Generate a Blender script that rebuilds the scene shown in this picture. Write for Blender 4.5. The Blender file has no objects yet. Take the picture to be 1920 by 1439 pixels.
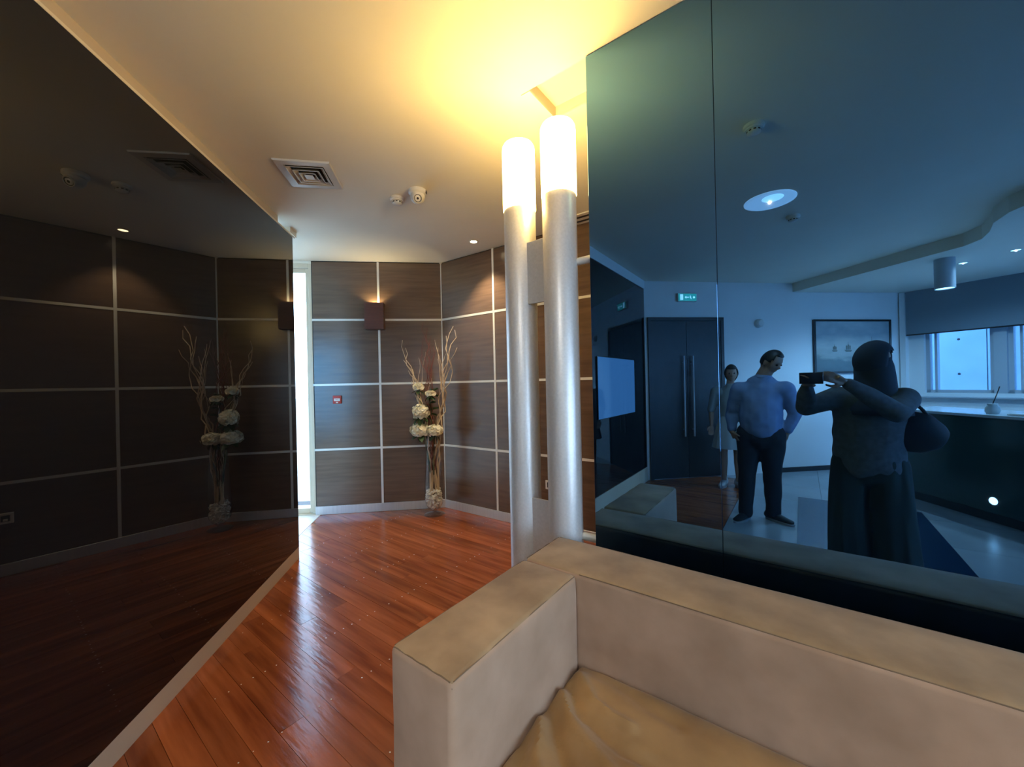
import bpy, bmesh, math, random
from mathutils import Vector, Matrix, Euler, noise
random.seed(7)
R = math.radians
S = bpy.context.scene
C = S.collection
PI = math.pi

# ------------------------------------------------------------ camera
cd = bpy.data.cameras.new('camera'); cam = bpy.data.objects.new('camera', cd); C.objects.link(cam)
cd.sensor_width = 36; cd.lens = 727/1920*36; cd.clip_start = .02; cd.clip_end = 400
_r = .0215; _c, _s = math.cos(_r), math.sin(_r)
cam.matrix_world = Matrix(((_c, _s, 0, 0), (0, 0, -1, 0), (-_s, _c, 0, 1.45), (0, 0, 0, 1)))
S.camera = cam

# ------------------------------------------------------------ exposure and world
S.view_settings.view_transform = 'Standard'; S.view_settings.look = 'None'
S.view_settings.exposure = 0.30; S.view_settings.gamma = 1; S.view_settings.use_curve_mapping = False
S.cycles.max_bounces = 8; S.cycles.diffuse_bounces = 4; S.cycles.glossy_bounces = 5
S.cycles.transmission_bounces = 8; S.cycles.transparent_max_bounces = 12
S.cycles.sample_clamp_indirect = 6; S.cycles.caustics_reflective = False; S.cycles.caustics_refractive = False
S.cycles.use_denoising = True

world = bpy.data.worlds.new('sky'); S.world = world; world.use_nodes = True
nt = world.node_tree; nt.nodes.clear()
_o = nt.nodes.new('ShaderNodeOutputWorld'); _b = nt.nodes.new('ShaderNodeBackground')
_t = nt.nodes.new('ShaderNodeTexCoord'); _sx = nt.nodes.new('ShaderNodeSeparateXYZ'); _cr = nt.nodes.new('ShaderNodeValToRGB')
nt.links.new(_t.outputs['Generated'], _sx.inputs[0]); nt.links.new(_sx.outputs['Z'], _cr.inputs[0])
_cr.color_ramp.elements[0].position = 0; _cr.color_ramp.elements[0].color = (.62, .82, 1, 1)
_cr.color_ramp.elements[1].position = .7; _cr.color_ramp.elements[1].color = (.42, .66, 1, 1)
nt.links.new(_cr.outputs[0], _b.inputs[0]); _b.inputs[1].default_value = 10
nt.links.new(_b.outputs[0], _o.inputs[0])

# ------------------------------------------------------------ helpers
def tag(o, label=None, cat=None, group=None, kind=None):
    if label: o['label'] = label
    if cat: o['category'] = cat
    if group: o['group'] = group
    if kind: o['kind'] = kind
    return o
def link(name, data, parent=None, loc=(0, 0, 0), rot=(0, 0, 0)):
    o = bpy.data.objects.new(name, data); C.objects.link(o)
    if parent: o.parent = parent
    o.location = loc; o.rotation_euler = rot
    return o
def empty(name, loc=(0, 0, 0), rz=0, label=None, cat=None, group=None, kind=None):
    o = link(name, None, None, loc, (0, 0, rz)); o.empty_display_size = .1
    return tag(o, label, cat, group, kind)
def obj(name, bm, mat, parent=None, loc=(0, 0, 0), rot=(0, 0, 0), smooth=True, fixn=True):
    if fixn: bmesh.ops.recalc_face_normals(bm, faces=bm.faces)
    me = bpy.data.meshes.new(name); bm.to_mesh(me); bm.free()
    for m in (mat if isinstance(mat, (list, tuple)) else [mat]): me.materials.append(m)
    if smooth:
        for p in me.polygons: p.use_smooth = True
        try: me.set_sharp_from_angle(angle=R(35))
        except Exception: pass
    return link(name, me, parent, loc, rot)
def bx(bm, x0, x1, y0, y1, z0, z1, bev=0, seg=1, mi=0):
    r = bmesh.ops.create_cube(bm, size=1)
    vs = r['verts']
    for v in vs:
        v.co.x = x0+(v.co.x+.5)*(x1-x0); v.co.y = y0+(v.co.y+.5)*(y1-y0); v.co.z = z0+(v.co.z+.5)*(z1-z0)
    fs = {f for v in vs for f in v.link_faces}
    for f in fs: f.material_index = mi
    if bev:
        es = list({e for v in vs for e in v.link_edges})
        bmesh.ops.bevel(bm, geom=es, offset=bev, segments=seg, profile=.5, affect='EDGES')
def box(name, x0, x1, y0, y1, z0, z1, mat, parent=None, bev=0, seg=1, loc=(0, 0, 0), rot=(0, 0, 0)):
    bm = bmesh.new(); bx(bm, x0, x1, y0, y1, z0, z1, bev, seg)
    return obj(name, bm, mat, parent, loc, rot)
def lathe(bm, prof, n=32, cx=0, cy=0, close=False, mi=0):
    rings = []
    for r, z in prof:
        if r < 1e-6: rings.append([bm.verts.new((cx, cy, z))])
        else: rings.append([bm.verts.new((cx+r*math.cos(2*PI*k/n), cy+r*math.sin(2*PI*k/n), z)) for k in range(n)])
    for a, b in zip(rings, rings[1:]):
        for k in range(n):
            k2 = (k+1) % n
            if len(a) == 1 and len(b) == 1: continue
            if len(a) == 1: f = bm.faces.new((a[0], b[k2], b[k]))
            elif len(b) == 1: f = bm.faces.new((a[k], a[k2], b[0]))
            else: f = bm.faces.new((a[k], a[k2], b[k2], b[k]))
            f.material_index = mi
def tube(bm, pts, rad, n=8, cap=True):
    pts = [Vector(p) for p in pts]; rings = []
    for i, p in enumerate(pts):
        d = (pts[min(i+1, len(pts)-1)]-pts[max(i-1, 0)]).normalized()
        a = d.orthogonal().normalized() if i == 0 else (a-d*a.dot(d)).normalized()
        b = d.cross(a); r = rad[i] if isinstance(rad, (list, tuple)) else rad
        rings.append([bm.verts.new(p+(a*math.cos(2*PI*k/n)+b*math.sin(2*PI*k/n))*r) for k in range(n)])
    for u, v in zip(rings, rings[1:]):
        for k in range(n): bm.faces.new((u[k], u[(k+1) % n], v[(k+1) % n], v[k]))
    if cap: bm.faces.new(rings[0][::-1]); bm.faces.new(rings[-1])
def poly_prism(bm, pts, z0, z1):
    a = [bm.verts.new((x, y, z0)) for x, y in pts]; b = [bm.verts.new((x, y, z1)) for x, y in pts]
    bm.faces.new(a[::-1]); bm.faces.new(b)
    for i in range(len(a)):
        j = (i+1) % len(a); bm.faces.new((a[i], a[j], b[j], b[i]))
def clip(poly, a, b, c):      # keep a*x+b*y <= c
    out = []
    for i, p in enumerate(poly):
        q = poly[(i+1) % len(poly)]; dp = a*p[0]+b*p[1]-c; dq = a*q[0]+b*q[1]-c
        if dp <= 0: out.append(p)
        if (dp < 0) != (dq < 0) and abs(dp-dq) > 1e-12:
            t = dp/(dp-dq); out.append((p[0]+t*(q[0]-p[0]), p[1]+t*(q[1]-p[1])))
    return out

# the sofa / glass partition frame: u runs along the partition, v towards it
TH = R(36.8); NX, NY = math.sin(TH), math.cos(TH); UX, UY = NY, -NX
RZ = -TH
def F(u, v, z=0): return (u*UX+v*NX, u*UY+v*NY, z)

# ------------------------------------------------------------ materials
def mat(name, col=(.8, .8, .8), rough=.5, metal=0, spec=.5, ior=None, emit=None, es=0, coat=0, coatr=.05, aniso=0, sheen=0):
    m = bpy.data.materials.new(name); m.use_nodes = True
    b = m.node_tree.nodes['Principled BSDF']
    b.inputs['Base Color'].default_value = (*col, 1); b.inputs['Roughness'].default_value = rough
    b.inputs['Metallic'].default_value = metal; b.inputs['Specular IOR Level'].default_value = spec
    if ior: b.inputs['IOR'].default_value = ior
    if emit: b.inputs['Emission Color'].default_value = (*emit, 1); b.inputs['Emission Strength'].default_value = es
    b.inputs['Coat Weight'].default_value = coat; b.inputs['Coat Roughness'].default_value = coatr
    b.inputs['Sheen Weight'].default_value = sheen
    return m
def N(m, t, **kw):
    n = m.node_tree.nodes.new(t)
    for k, v in kw.items(): setattr(n, k, v)
    return n
def L(m, a, b): m.node_tree.links.new(a, b)
def noisy(m, scale, c1, c2, stretch=(1, 1, 1), detail=4, bump=0, bscale=None, bstretch=None, pos=(.3, .7), per_obj=False, rough=None, dist=.002, vary=0):
    b = m.node_tree.nodes['Principled BSDF']
    tc = N(m, 'ShaderNodeTexCoord'); mp = N(m, 'ShaderNodeMapping'); mp.inputs['Scale'].default_value = stretch
    L(m, tc.outputs['Object'], mp.inputs[0])
    if per_obj:
        oi = N(m, 'ShaderNodeObjectInfo'); mu = N(m, 'ShaderNodeMath', operation='MULTIPLY'); mu.inputs[1].default_value = 37
        L(m, oi.outputs['Random'], mu.inputs[0]); L(m, mu.outputs[0], mp.inputs['Location'])
    n = N(m, 'ShaderNodeTexNoise'); n.inputs['Scale'].default_value = scale; n.inputs['Detail'].default_value = detail
    L(m, mp.outputs[0], n.inputs[0])
    r = N(m, 'ShaderNodeValToRGB'); r.color_ramp.elements[0].position = pos[0]; r.color_ramp.elements[1].position = pos[1]
    r.color_ramp.elements[0].color = (*c1, 1); r.color_ramp.elements[1].color = (*c2, 1)
    L(m, n.outputs[0], r.inputs[0])
    if vary:
        hs = N(m, 'ShaderNodeHueSaturation'); mr = N(m, 'ShaderNodeMapRange'); mr.inputs['To Min'].default_value = 1-vary; mr.inputs['To Max'].default_value = 1+vary
        L(m, oi.outputs['Random'], mr.inputs[0]); L(m, mr.outputs[0], hs.inputs['Value']); L(m, r.outputs[0], hs.inputs['Color']); L(m, hs.outputs[0], b.inputs['Base Color'])
    else: L(m, r.outputs[0], b.inputs['Base Color'])
    if rough:
        q = N(m, 'ShaderNodeMapRange'); q.inputs['To Min'].default_value = rough[0]; q.inputs['To Max'].default_value = rough[1]
        L(m, n.outputs[0], q.inputs[0]); L(m, q.outputs[0], b.inputs['Roughness'])
    if bump:
        n2 = N(m, 'ShaderNodeTexNoise'); n2.inputs['Scale'].default_value = bscale or scale; n2.inputs['Detail'].default_value = 3
        if bstretch:
            mp2 = N(m, 'ShaderNodeMapping'); mp2.inputs['Scale'].default_value = bstretch; L(m, tc.outputs['Object'], mp2.inputs[0]); L(m, mp2.outputs[0], n2.inputs[0])
        else: L(m, mp.outputs[0], n2.inputs[0])
        bp = N(m, 'ShaderNodeBump'); bp.inputs['Strength'].default_value = bump; bp.inputs['Distance'].default_value = dist
        L(m, n2.outputs[0], bp.inputs['Height']); L(m, bp.outputs[0], b.inputs['Normal'])
    return m

M = {}
M['ceiling'] = noisy(mat('ceiling_paint', rough=.85), 3, (.84, .775, .64), (.87, .80, .67))
M['wall'] = noisy(mat('wall_paint', rough=.8), 3, (.76, .76, .74), (.80, .80, .78))
M['beige'] = mat('beige_paint', (.55, .43, .29), .7)
M['cream'] = mat('cream_trim', (.72, .62, .46), .45)
M['edge'] = mat('edge_trim_paint', (.42, .31, .20), .5)
M['kerb'] = mat('kerb_paint', (.50, .40, .30), .5)
M['wenge'] = noisy(mat('wenge_laminate', rough=.36, ior=1.62), 3, (.105, .063, .040), (.155, .097, .063), (.8, .8, 10), 4, per_obj=True, vary=.06, rough=(.22, .28))
M['strip'] = mat('pale_strip', (.80, .77, .70), .4, .2)
M['alu'] = noisy(mat('satin_aluminium', rough=.42, metal=.5), 40, (.62, .61, .61), (.70, .69, .69), (1, 1, .05))
M['tube'] = noisy(mat('silver_tube', rough=.40, metal=.45), 90, (.68, .68, .70), (.76, .76, .78), (1, 1, 1), bump=.05, bscale=300)
M['blackglass'] = mat('black_glass', (.005, .006, .008), .012, 0, .5, ior=1.52)
M['lamp'] = mat('lamp_glass', (1, .9, .7), .4, emit=(1, .66, .20), es=29)
M['down'] = mat('downlight_lens', (1, 1, 1), .4, emit=(1, .82, .5), es=14)
M['ledw'] = mat('cool_lens', (1, 1, 1), .4, emit=(.8, .95, 1), es=10)
M['white'] = mat('white_plastic', (.74, .71, .66), .4)
M['vent'] = mat('vent_metal', (.62, .57, .50), .38, .1)
M['dark'] = mat('dark_plastic', (.015, .015, .017), .3)
M['black'] = mat('black_void', (.01, .01, .01), .8)
M['red'] = mat('red_plastic', (.45, .035, .02), .4)
M['sconce'] = noisy(mat('sconce_wood', rough=.45), 6, (.085, .03, .02), (.13, .045, .03), (1, 1, 8))
M['suede'] = noisy(mat('taupe_suede', rough=.9, sheen=.25), 5, (.36, .22, .138), (.50, .325, .222), detail=7, bump=.25, bscale=350, dist=.0006)
M['suedetop'] = noisy(mat('suede_top', rough=.85, sheen=.2), 6, (.25, .155, .080), (.45, .305, .175), detail=8, bump=.25, bscale=350, dist=.0006)  # darker, more mottled suede for the upward faces
M['seat'] = noisy(mat('golden_suede_seat', rough=.75, sheen=.15), 5, (.25, .14, .055), (.42, .255, .11), detail=5, bump=.2, bscale=300, dist=.0006)
M['seam'] = mat('seam_thread', (.20, .13, .08), .8)
M['plank'] = noisy(mat('merbau_plank', rough=.16, ior=1.5), 1.7, (.22, .050, .017), (.45, .128, .042), (1.0, 12, 1), 5, vary=.20, bump=.35, bscale=3.0, bstretch=(2.2, 16, 1), per_obj=True, rough=(.13, .24), dist=.0022)
M['joint'] = mat('floor_joint', (.02, .008, .004), .6)
M['tile'] = noisy(mat('pale_tile', rough=.25), 1.6, (.27, .31, .33), (.36, .40, .42), detail=3, per_obj=True)
M['ptile'] = noisy(mat('cream_tile', rough=.35), 2, (.70, .66, .56), (.78, .74, .64))
M['inlay'] = mat('dark_polished_stone', (.008, .03, .07), .06)
M['counter'] = mat('counter_lacquer', (.020, .055, .050), .14)
M['ctop'] = mat('counter_top', (.6, .66, .7), .15)
M['doorwood'] = noisy(mat('door_veneer', rough=.45), 4, (.008, .008, .009), (.02, .018, .017), (8, 8, 1))
M['steel'] = mat('brushed_steel', (.55, .56, .58), .25, .95)
M['blind'] = mat('blind_fabric', (.20, .24, .27), .8)
M['frame'] = mat('window_frame', (.42, .45, .48), .4)
M['concrete'] = noisy(mat('concrete', rough=.8), 2, (.50, .52, .54), (.60, .62, .64))
M['paving'] = noisy(mat('paving', rough=.9), 1.5, (.55, .52, .46), (.66, .62, .55))
M['greenery'] = noisy(mat('distant_green', rough=.9), 3, (.04, .10, .03), (.12, .22, .08))
M['petal'] = noisy(mat('cream_petal', rough=.7), 20, (.84, .79, .60), (.96, .93, .80))
M['leaf'] = noisy(mat('dark_leaf', rough=.5), 15, (.015, .045, .012), (.04, .09, .03))
M['twig'] = noisy(mat('tan_twig', rough=.75), 20, (.52, .37, .23), (.78, .62, .44), (1, 1, .3))
M['redtwig'] = noisy(mat('red_brown_twig', rough=.75), 20, (.14, .035, .025), (.26, .085, .06), (1, 1, .3))
M['pebble'] = noisy(mat('white_pebble', rough=.5), 30, (.70, .64, .56), (.90, .86, .79))
M['skin'] = mat('skin', (.42, .24, .16), .55)
M['hair'] = noisy(mat('dark_hair', rough=.5), 60, (.008, .006, .005), (.03, .022, .018), (1, 1, .2))
M['eye'] = mat('eye', (.05, .04, .04), .2)
M['shirt'] = noisy(mat('blue_shirt', rough=.8), 12, (.17, .25, .42), (.24, .33, .52))
M['trousers'] = mat('dark_trousers', (.015, .017, .024), .85)
M['sweat'] = noisy(mat('grey_sweater', rough=.9), 30, (.075, .085, .095), (.13, .14, .15))
M['wide'] = mat('dark_green_trousers', (.022, .034, .030), .85)
M['scarf'] = mat('dark_headscarf', (.03, .04, .06), .85)
M['cloth'] = mat('pale_cloth', (.50, .52, .50), .85)
M['pink'] = mat('pale_top', (.30, .33, .32), .85)
M['shoe'] = mat('dark_shoe', (.02, .022, .026), .6)
M['sole'] = mat('shoe_sole', (.30, .30, .30), .7)
M['wshoe'] = mat('pale_shoe', (.45, .45, .45), .6)
M['bag'] = mat('black_bag', (.012, .012, .015), .6)
M['exit'] = mat('exit_face', (.02, .35, .22), .4, emit=(.10, .75, .55), es=.9)
M['exitw'] = mat('exit_pictogram', (.9, .9, .9), .4, emit=(.8, 1, 1), es=2.0)

def thin_glass(name, tint=(1, 1, 1), ior=1.5, rough=0):
    m = bpy.data.materials.new(name); m.use_nodes = True; t = m.node_tree; t.nodes.clear()
    o = t.nodes.new('ShaderNodeOutputMaterial'); mx = t.nodes.new('ShaderNodeMixShader'); lw = t.nodes.new('ShaderNodeLayerWeight'); lw.inputs[0].default_value = .5; pw = t.nodes.new('ShaderNodeMath'); pw.operation = 'POWER'; pw.inputs[1].default_value = 3; t.links.new(lw.outputs['Facing'], pw.inputs[0]); fr = t.nodes.new('ShaderNodeMath'); fr.operation = 'MULTIPLY_ADD'; fr.inputs[1].default_value = .7; fr.inputs[2].default_value = ((ior-1)/(ior+1))**2*.8; t.links.new(pw.outputs[0], fr.inputs[0])
    tr = t.nodes.new('ShaderNodeBsdfTransparent'); tr.inputs[0].default_value = (*tint, 1); gl = t.nodes.new('ShaderNodeBsdfGlossy'); gl.inputs['Roughness'].default_value = rough
    t.links.new(fr.outputs[0], mx.inputs[0]); t.links.new(tr.outputs[0], mx.inputs[1]); t.links.new(gl.outputs[0], mx.inputs[2]); t.links.new(mx.outputs[0], o.inputs[0])
    return m
M['pane'] = thin_glass('window_pane', (.96, .98, 1))
M['bluepane'] = thin_glass('blue_tinted_pane', (.40, .78, 1))  # tint put in to turn the glow on the back wall blue
M['vaseglass'] = thin_glass('vase_glass', (.93, .95, .95), 1.45)

def blue_glass():
    m = mat('blue_black_glass', (.002, .006, .012), .02)
    t = m.node_tree; b = t.nodes['Principled BSDF']; o = [n for n in t.nodes if n.type == 'OUTPUT_MATERIAL'][0]
    gl = t.nodes.new('ShaderNodeBsdfGlossy'); gl.inputs['Color'].default_value = (.13, .41, .82, 1); gl.inputs['Roughness'].default_value = .0
    mx = t.nodes.new('ShaderNodeMixShader'); mx.inputs[0].default_value = .5
    t.links.new(b.outputs[0], mx.inputs[1]); t.links.new(gl.outputs[0], mx.inputs[2]); t.links.new(mx.outputs[0], o.inputs[0])
    return m
M['blueglass'] = blue_glass()

# ------------------------------------------------------------ room shell
H = 2.9
def wall_frame(name, p, d, zrot=None, label=None):
    return math.atan2(d[1], d[0])
def wall_box(name, p, q, thick, mt, z0=0, z1=H, parent=None, kind='structure'):
    d = Vector((q[0]-p[0], q[1]-p[1])); o = box(name, 0, d.length, 0, thick, z0, z1, mt, None, 0, 1, (p[0], p[1], 0), (0, 0, math.atan2(d.y, d.x)))
    o['kind'] = kind; return o, d.length

BL = (-2.267, 4.431); BC = (-.812, 4.61); RW = (.812, -.584)
wb, wbl = wall_box('wall_back', BL, BC, .12, M['black'])
RE = (BC[0]+RW[0]*5.0, BC[1]+RW[1]*5.0)
wr, wrl = wall_box('wall_right', BC, RE, .12, M['black'])
rows = [(.095, .739), (.739, 1.48), (1.48, 2.223), (2.223, 2.9)]
def clad(w, xs, face=-.014):
    cache = {}
    for i in range(len(xs)-1):
        for j, (a, b) in enumerate(rows):
            wd = xs[i+1]-xs[i]-.024; ht = b-a-(.024 if j else .012)
            key = (round(wd, 3), round(ht, 3))
            if key not in cache:
                bm = bmesh.new(); bx(bm, 0, wd, face, 0, 0, ht, .0015); o = obj('wall_panel', bm, M['wenge'], w); cache[key] = o.data
            else: o = link('wall_panel', cache[key], w)
            o.location = (xs[i]+.012, 0, a+(.012 if j else .001))
    for i, x in enumerate(xs):
        if 0 < i < len(xs)-1 or (i == 0 and w is wr):
            box('upright_strip', x-.012, x+.012, -.018, 0, .095, 2.9, M['strip'], w)
    for a, b in rows[1:]:
        box('cross_strip', xs[0], xs[-1], -.017, 0, a-.012, a+.012, M['strip'], w)
    k = box('baseboard', xs[0]-.0, xs[-1], -.024, 0, .0, .095, M['alu'], w, .002)
clad(wb, [0, .740, wbl])
clad(wr, [.0, .790, 1.535, 2.28, 3.02, 3.76, 4.5])

# left wall: black glass on a pale kerb, pale band and header above
p0 = Vector((-1.321, -.198)); dl = Vector((-.148, .989)).normalized(); nl = Vector((-.989, -.148)).normalized()
s0, s1 = 1.22, 3.545
A0 = p0+dl*s0; A1 = p0+dl*s1; LL = (A1-A0).length; angL = math.atan2(dl.y, dl.x)
wl = box('wall_left', 0, LL-.045, .095, .19, 0, H, M['beige'], None, loc=(A0.x, A0.y, 0), rot=(0, 0, angL)); wl['kind'] = 'structure'
box('wall_core', 0, LL-.02, .03, .185, .0, 2.742, M['beige'], wl)
box('glass_panel', 0, LL, 0, .028, .098, 2.742, M['blackglass'], wl, .001)
box('kerb', 0, LL+.001, .001, .06, 0, .097, M['kerb'], wl, .001)
box('edge_trim', LL-.012, LL+.05, .030, .19, .0, 2.742, M['edge'], wl, .002)
box('top_ledge', 0, LL+.05, .0, .19, 2.743, 2.757, M['cream'], wl)
box('header', LL+.19, LL+.33, .09, .8, 2.85, H, M['cream'], wl)
# angled dark glass wall behind it
AG = (-2.961, -.887)
agd0 = Vector((A0.x-AG[0], A0.y-AG[1])).normalized()
wa, wal = wall_box('wall_angled', AG, (A0.x, A0.y), .14, M['wall'])
tag(box('glass_panel', .0, wal, -.02, 0, .20, H-.12, M['blackglass'], wa), 'black glass facing')
box('baseboard', 0, wal, -.03, 0, 0, .2, M['cream'], wa)
box('cornice', 0, wal, -.03, 0, H-.12, H, M['wall'], wa)
tvp = Vector((AG[0], AG[1], 1.03))+Vector((agd0.x, agd0.y, 0))*1.13
tv = empty('television', tvp, math.atan2(agd0.y, agd0.x), 'large flat television glowing pale blue on the dark glass wall', 'television')
box('housing', -.60, .60, -.034, -.021, -.0, .70, M['dark'], tv, .003, 2)
box('screen', -.595, .595, -.0365, -.033, .005, .695, mat('lit_screen', (.02, .03, .04), .08, emit=(.30, .62, 1), es=.50), tv)
# door wall, window wall, end wall
WB = (-2.3, -5.26)
wd, wdl = wall_box('wall_door', WB, AG, .14, M['wall'])
box('baseboard', 0, wdl-2.2, -.015, 0, 0, .07, M['dark'], wd)
WE = (2.7, -5.81); wdir = Vector((WB[0]-WE[0], WB[1]-WE[1])); WL = wdir.length; wdir.normalize()
# window wall: below sill, above, piers (local x measured from the door-wall corner)
awin = math.atan2(-wdir.y, -wdir.x)
ww = box('wall_window', 0, WL, -.18, 0, 0, 1.17, M['wall'], None, loc=(WB[0], WB[1], 0), rot=(0, 0, awin)); ww['kind'] = 'structure'
box('wall_pier', 0, .25, -.18, 0, 1.17, 2.76, M['wall'], ww)
box('sill', .08, 4.7, -.18, .10, 1.095, 1.115, M['frame'], ww, .003)
box('wall_head', 0, WL, -.18, 0, 2.70, H, M['wall'], ww)
box('wall_pier', 4.35, WL, -.18, 0, 1.17, 2.76, M['wall'], ww)
box('corner_jamb', .0, .07, .0, .09, 1.2, 2.76, M['wall'], ww)
for i in range(5):
    x = .25+i*.82; wn = link('window_%d' % (i+1), None, None); wn['kind'] = 'structure'
    bm = bmesh.new(); t = .045
    for a, b, c, d in ((0, t, 0, 1.53), (.70-t, .70, 0, 1.53), (0, .70, 0, t), (0, .70, 1.53-t, 1.53), (.10, .125, 0, 1.53)): bx(bm, a, b, -.04, .04, c, d)
    wn.location = Vector((WB[0], WB[1], 1.17))+Matrix.Rotation(awin, 3, 'Z')@Vector((x, -.09, 0)); wn.rotation_euler = (0, 0, awin)
    obj('window_frame', bm, M['frame'], wn); box('pane', t, .70-t, -.004, .004, t, 1.53-t, M['pane'], wn)
    if i < 4: box('mullion_pier', x+.70, x+.82, -.18, 0, 1.17, 2.76, M['frame'], ww)
we, wel = wall_box('wall_end', (3.55, -.62), (2.7, -5.81), .14, M['wall'], 0, .5)
for i in range(4):  # unseen end-wall glazing, added to bring more daylight onto sofa and ceiling
    x = .25+i*1.22; wn = link('window_%d' % (i+8), None, None); wn['kind'] = 'structure'
    bm = bmesh.new(); t = .05
    for a, b, c, d in ((0, t, 0, 2.2), (1.12-t, 1.12, 0, 2.2), (0, 1.12, 0, t), (0, 1.12, 2.2-t, 2.2)): bx(bm, a, b, .03, .11, c, d)
    wn.location = we.matrix_basis@Vector((x, 0, .5)); wn.rotation_euler = we.rotation_euler
    obj('window_frame', bm, M['frame'], wn); box('pane', t, 1.12-t, .066, .074, t, 2.2-t, M['pane'], wn)
    box('wall_pier', x+1.12, x+1.22, 0, .14, .5, 2.7, M['wall'], we)
box('wall_pier', 0, .25, 0, .14, .5, 2.7, M['wall'], we); box('wall_head', 0, wel, 0, .14, 2.7, H, M['wall'], we)
wf, wfl = wall_box('wall_far_end', RE, (3.55, -.62), .14, M['wall'])

# ceiling slab with a coffer cut beside the partition
def poly_slab(name, pts, z0, z1, mt):
    bm = bmesh.new(); poly_prism(bm, pts, z0, z1); o = obj(name, bm, mt, smooth=False); o['kind'] = 'structure'; return o
BY = lambda x: -3.3+.12*(x+2.5)      # the dropped ceiling starts along this line
cpts = [(-2.66, BY(-2.66)), (4.1, BY(4.1)), (4.1, 2.2), (-.6, 4.9), (-3.72, 4.6), (-3.72, 1.3), (-1.85, 1.3), (-3.08, -.86)]
# split the slab around a rectangle (u -1.06..2.6, v 1.60..1.86) by clipping in the u,v frame
cuv = [(x*UX+y*UY, x*NX+y*NY) for x, y in cpts]
CU, CV0, CV1 = -1.055, 1.606, 1.862
pieces = [clip(cuv, 0, 1, CV0), clip(cuv, 0, -1, -CV1)]
mid = clip(clip(cuv, 0, -1, -CV0), 0, 1, CV1)
pieces += [clip(mid, 1, 0, CU), clip(mid, -1, 0, -2.4)]
bm = bmesh.new()
for pc in pieces:
    if len(pc) > 2: poly_prism(bm, pc, H, H+.06)
bx(bm, CU-.1, 2.5, CV0-.1, CV1+.1, H+.06, H+.16)
for a, b, c, d in ((CU-.05, CU, CV0, CV1), (CU, 2.4, CV1, CV1+.05), (CU, 2.4, CV0-.05, CV0)): bx(bm, a, b, c, d, H+.005, H+.16)
ce = obj('ceiling', bm, M['ceiling'], None, (0, 0, 0), (0, 0, RZ), smooth=False); ce['kind'] = 'structure'
bm = bmesh.new(); bx(bm, CU-.05, CU, CV0-.0, CV1+.05, H-.006, H+.01); bx(bm, CU-.05, 2.4, CV1, CV1+.05, H-.006, H+.01)
o = obj('coffer_rim', bm, M['ceiling'], ce)
# roof over the ceiling so no sky leaks in
o = poly_slab('roof', [(-2.6, -6.2), (4.6, -6.2), (4.6, 3), (0, 5.2), (-3.75, 4.9), (-3.75, 1.28), (-1.83, 1.28), (-3.12, -.86)], 3.2, 3.3, M['concrete'])
o = poly_slab('ceiling_lower', [(-2.6, BY(-2.6)), (-2.2, -5.5), (3.6, -6.0), (3.5, -1.9), (.9, -2.0), (.30, -2.10), (.02, -2.28), (-.15, -2.48), (-.28, -2.74), (-.42, -2.95), (-.6, -3.07)], 2.765, 2.9, M['ceiling'])

# ------------------------------------------------------------ floors
fl = poly_slab('floor', [(-2.6, -6.2), (4.6, -6.2), (4.6, 3.2), (0, 5.3), (-3.9, 4.9), (-3.9, 1.28), (-1.83, 1.28), (-3.12, -.86)], -.12, -.016, M['joint'])
def inlim(poly, lims):
    for a, b, c in lims:
        poly = clip(poly, a, b, c)
        if len(poly) < 3: return None
    return poly
# half planes in x,y for the wooden floor: right of the left wall, in front of back and right walls
def hp_left(off):   # keep points whose distance to the left of the glass plane is below off
    return (nl.x, nl.y, nl.x*p0.x+nl.y*p0.y+off)
dbv = Vector((BC[0]-BL[0], BC[1]-BL[1])).normalized(); nb = Vector((-dbv.y, dbv.x)); hb = (nb.x, nb.y, nb.x*BL[0]+nb.y*BL[1])
rwv = Vector(RW).normalized(); nr = Vector((-rwv.y, rwv.x)); hr = (nr.x, nr.y, nr.x*BC[0]+nr.y*BC[1])
hl = hp_left(.197)
agd = Vector((A0.x-AG[0], A0.y-AG[1])).normalized(); na = Vector((-agd.y, agd.x)); ha = (na.x, na.y, na.x*AG[0]+na.y*AG[1])
ddv = Vector((AG[0]-WB[0], AG[1]-WB[1])).normalized(); nd = Vector((-ddv.y, ddv.x)); hd = (nd.x, nd.y, nd.x*WB[0]+nd.y*WB[1])
def xy(poly): return [(u*UX+v*NX, u*UY+v*NY) for u, v in poly]
def uvp(poly): return [(x*UX+y*UY, x*NX+y*NY) for x, y in poly]
rnd = random.Random(3)
wood = empty('floor_boards', F(-2.0, 1.5), RZ, kind='structure'); bo = Vector((-2.0, 1.5))
stuffbm = bmesh.new(); PW = .1015
nrow = 0
v = 4.252
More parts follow.
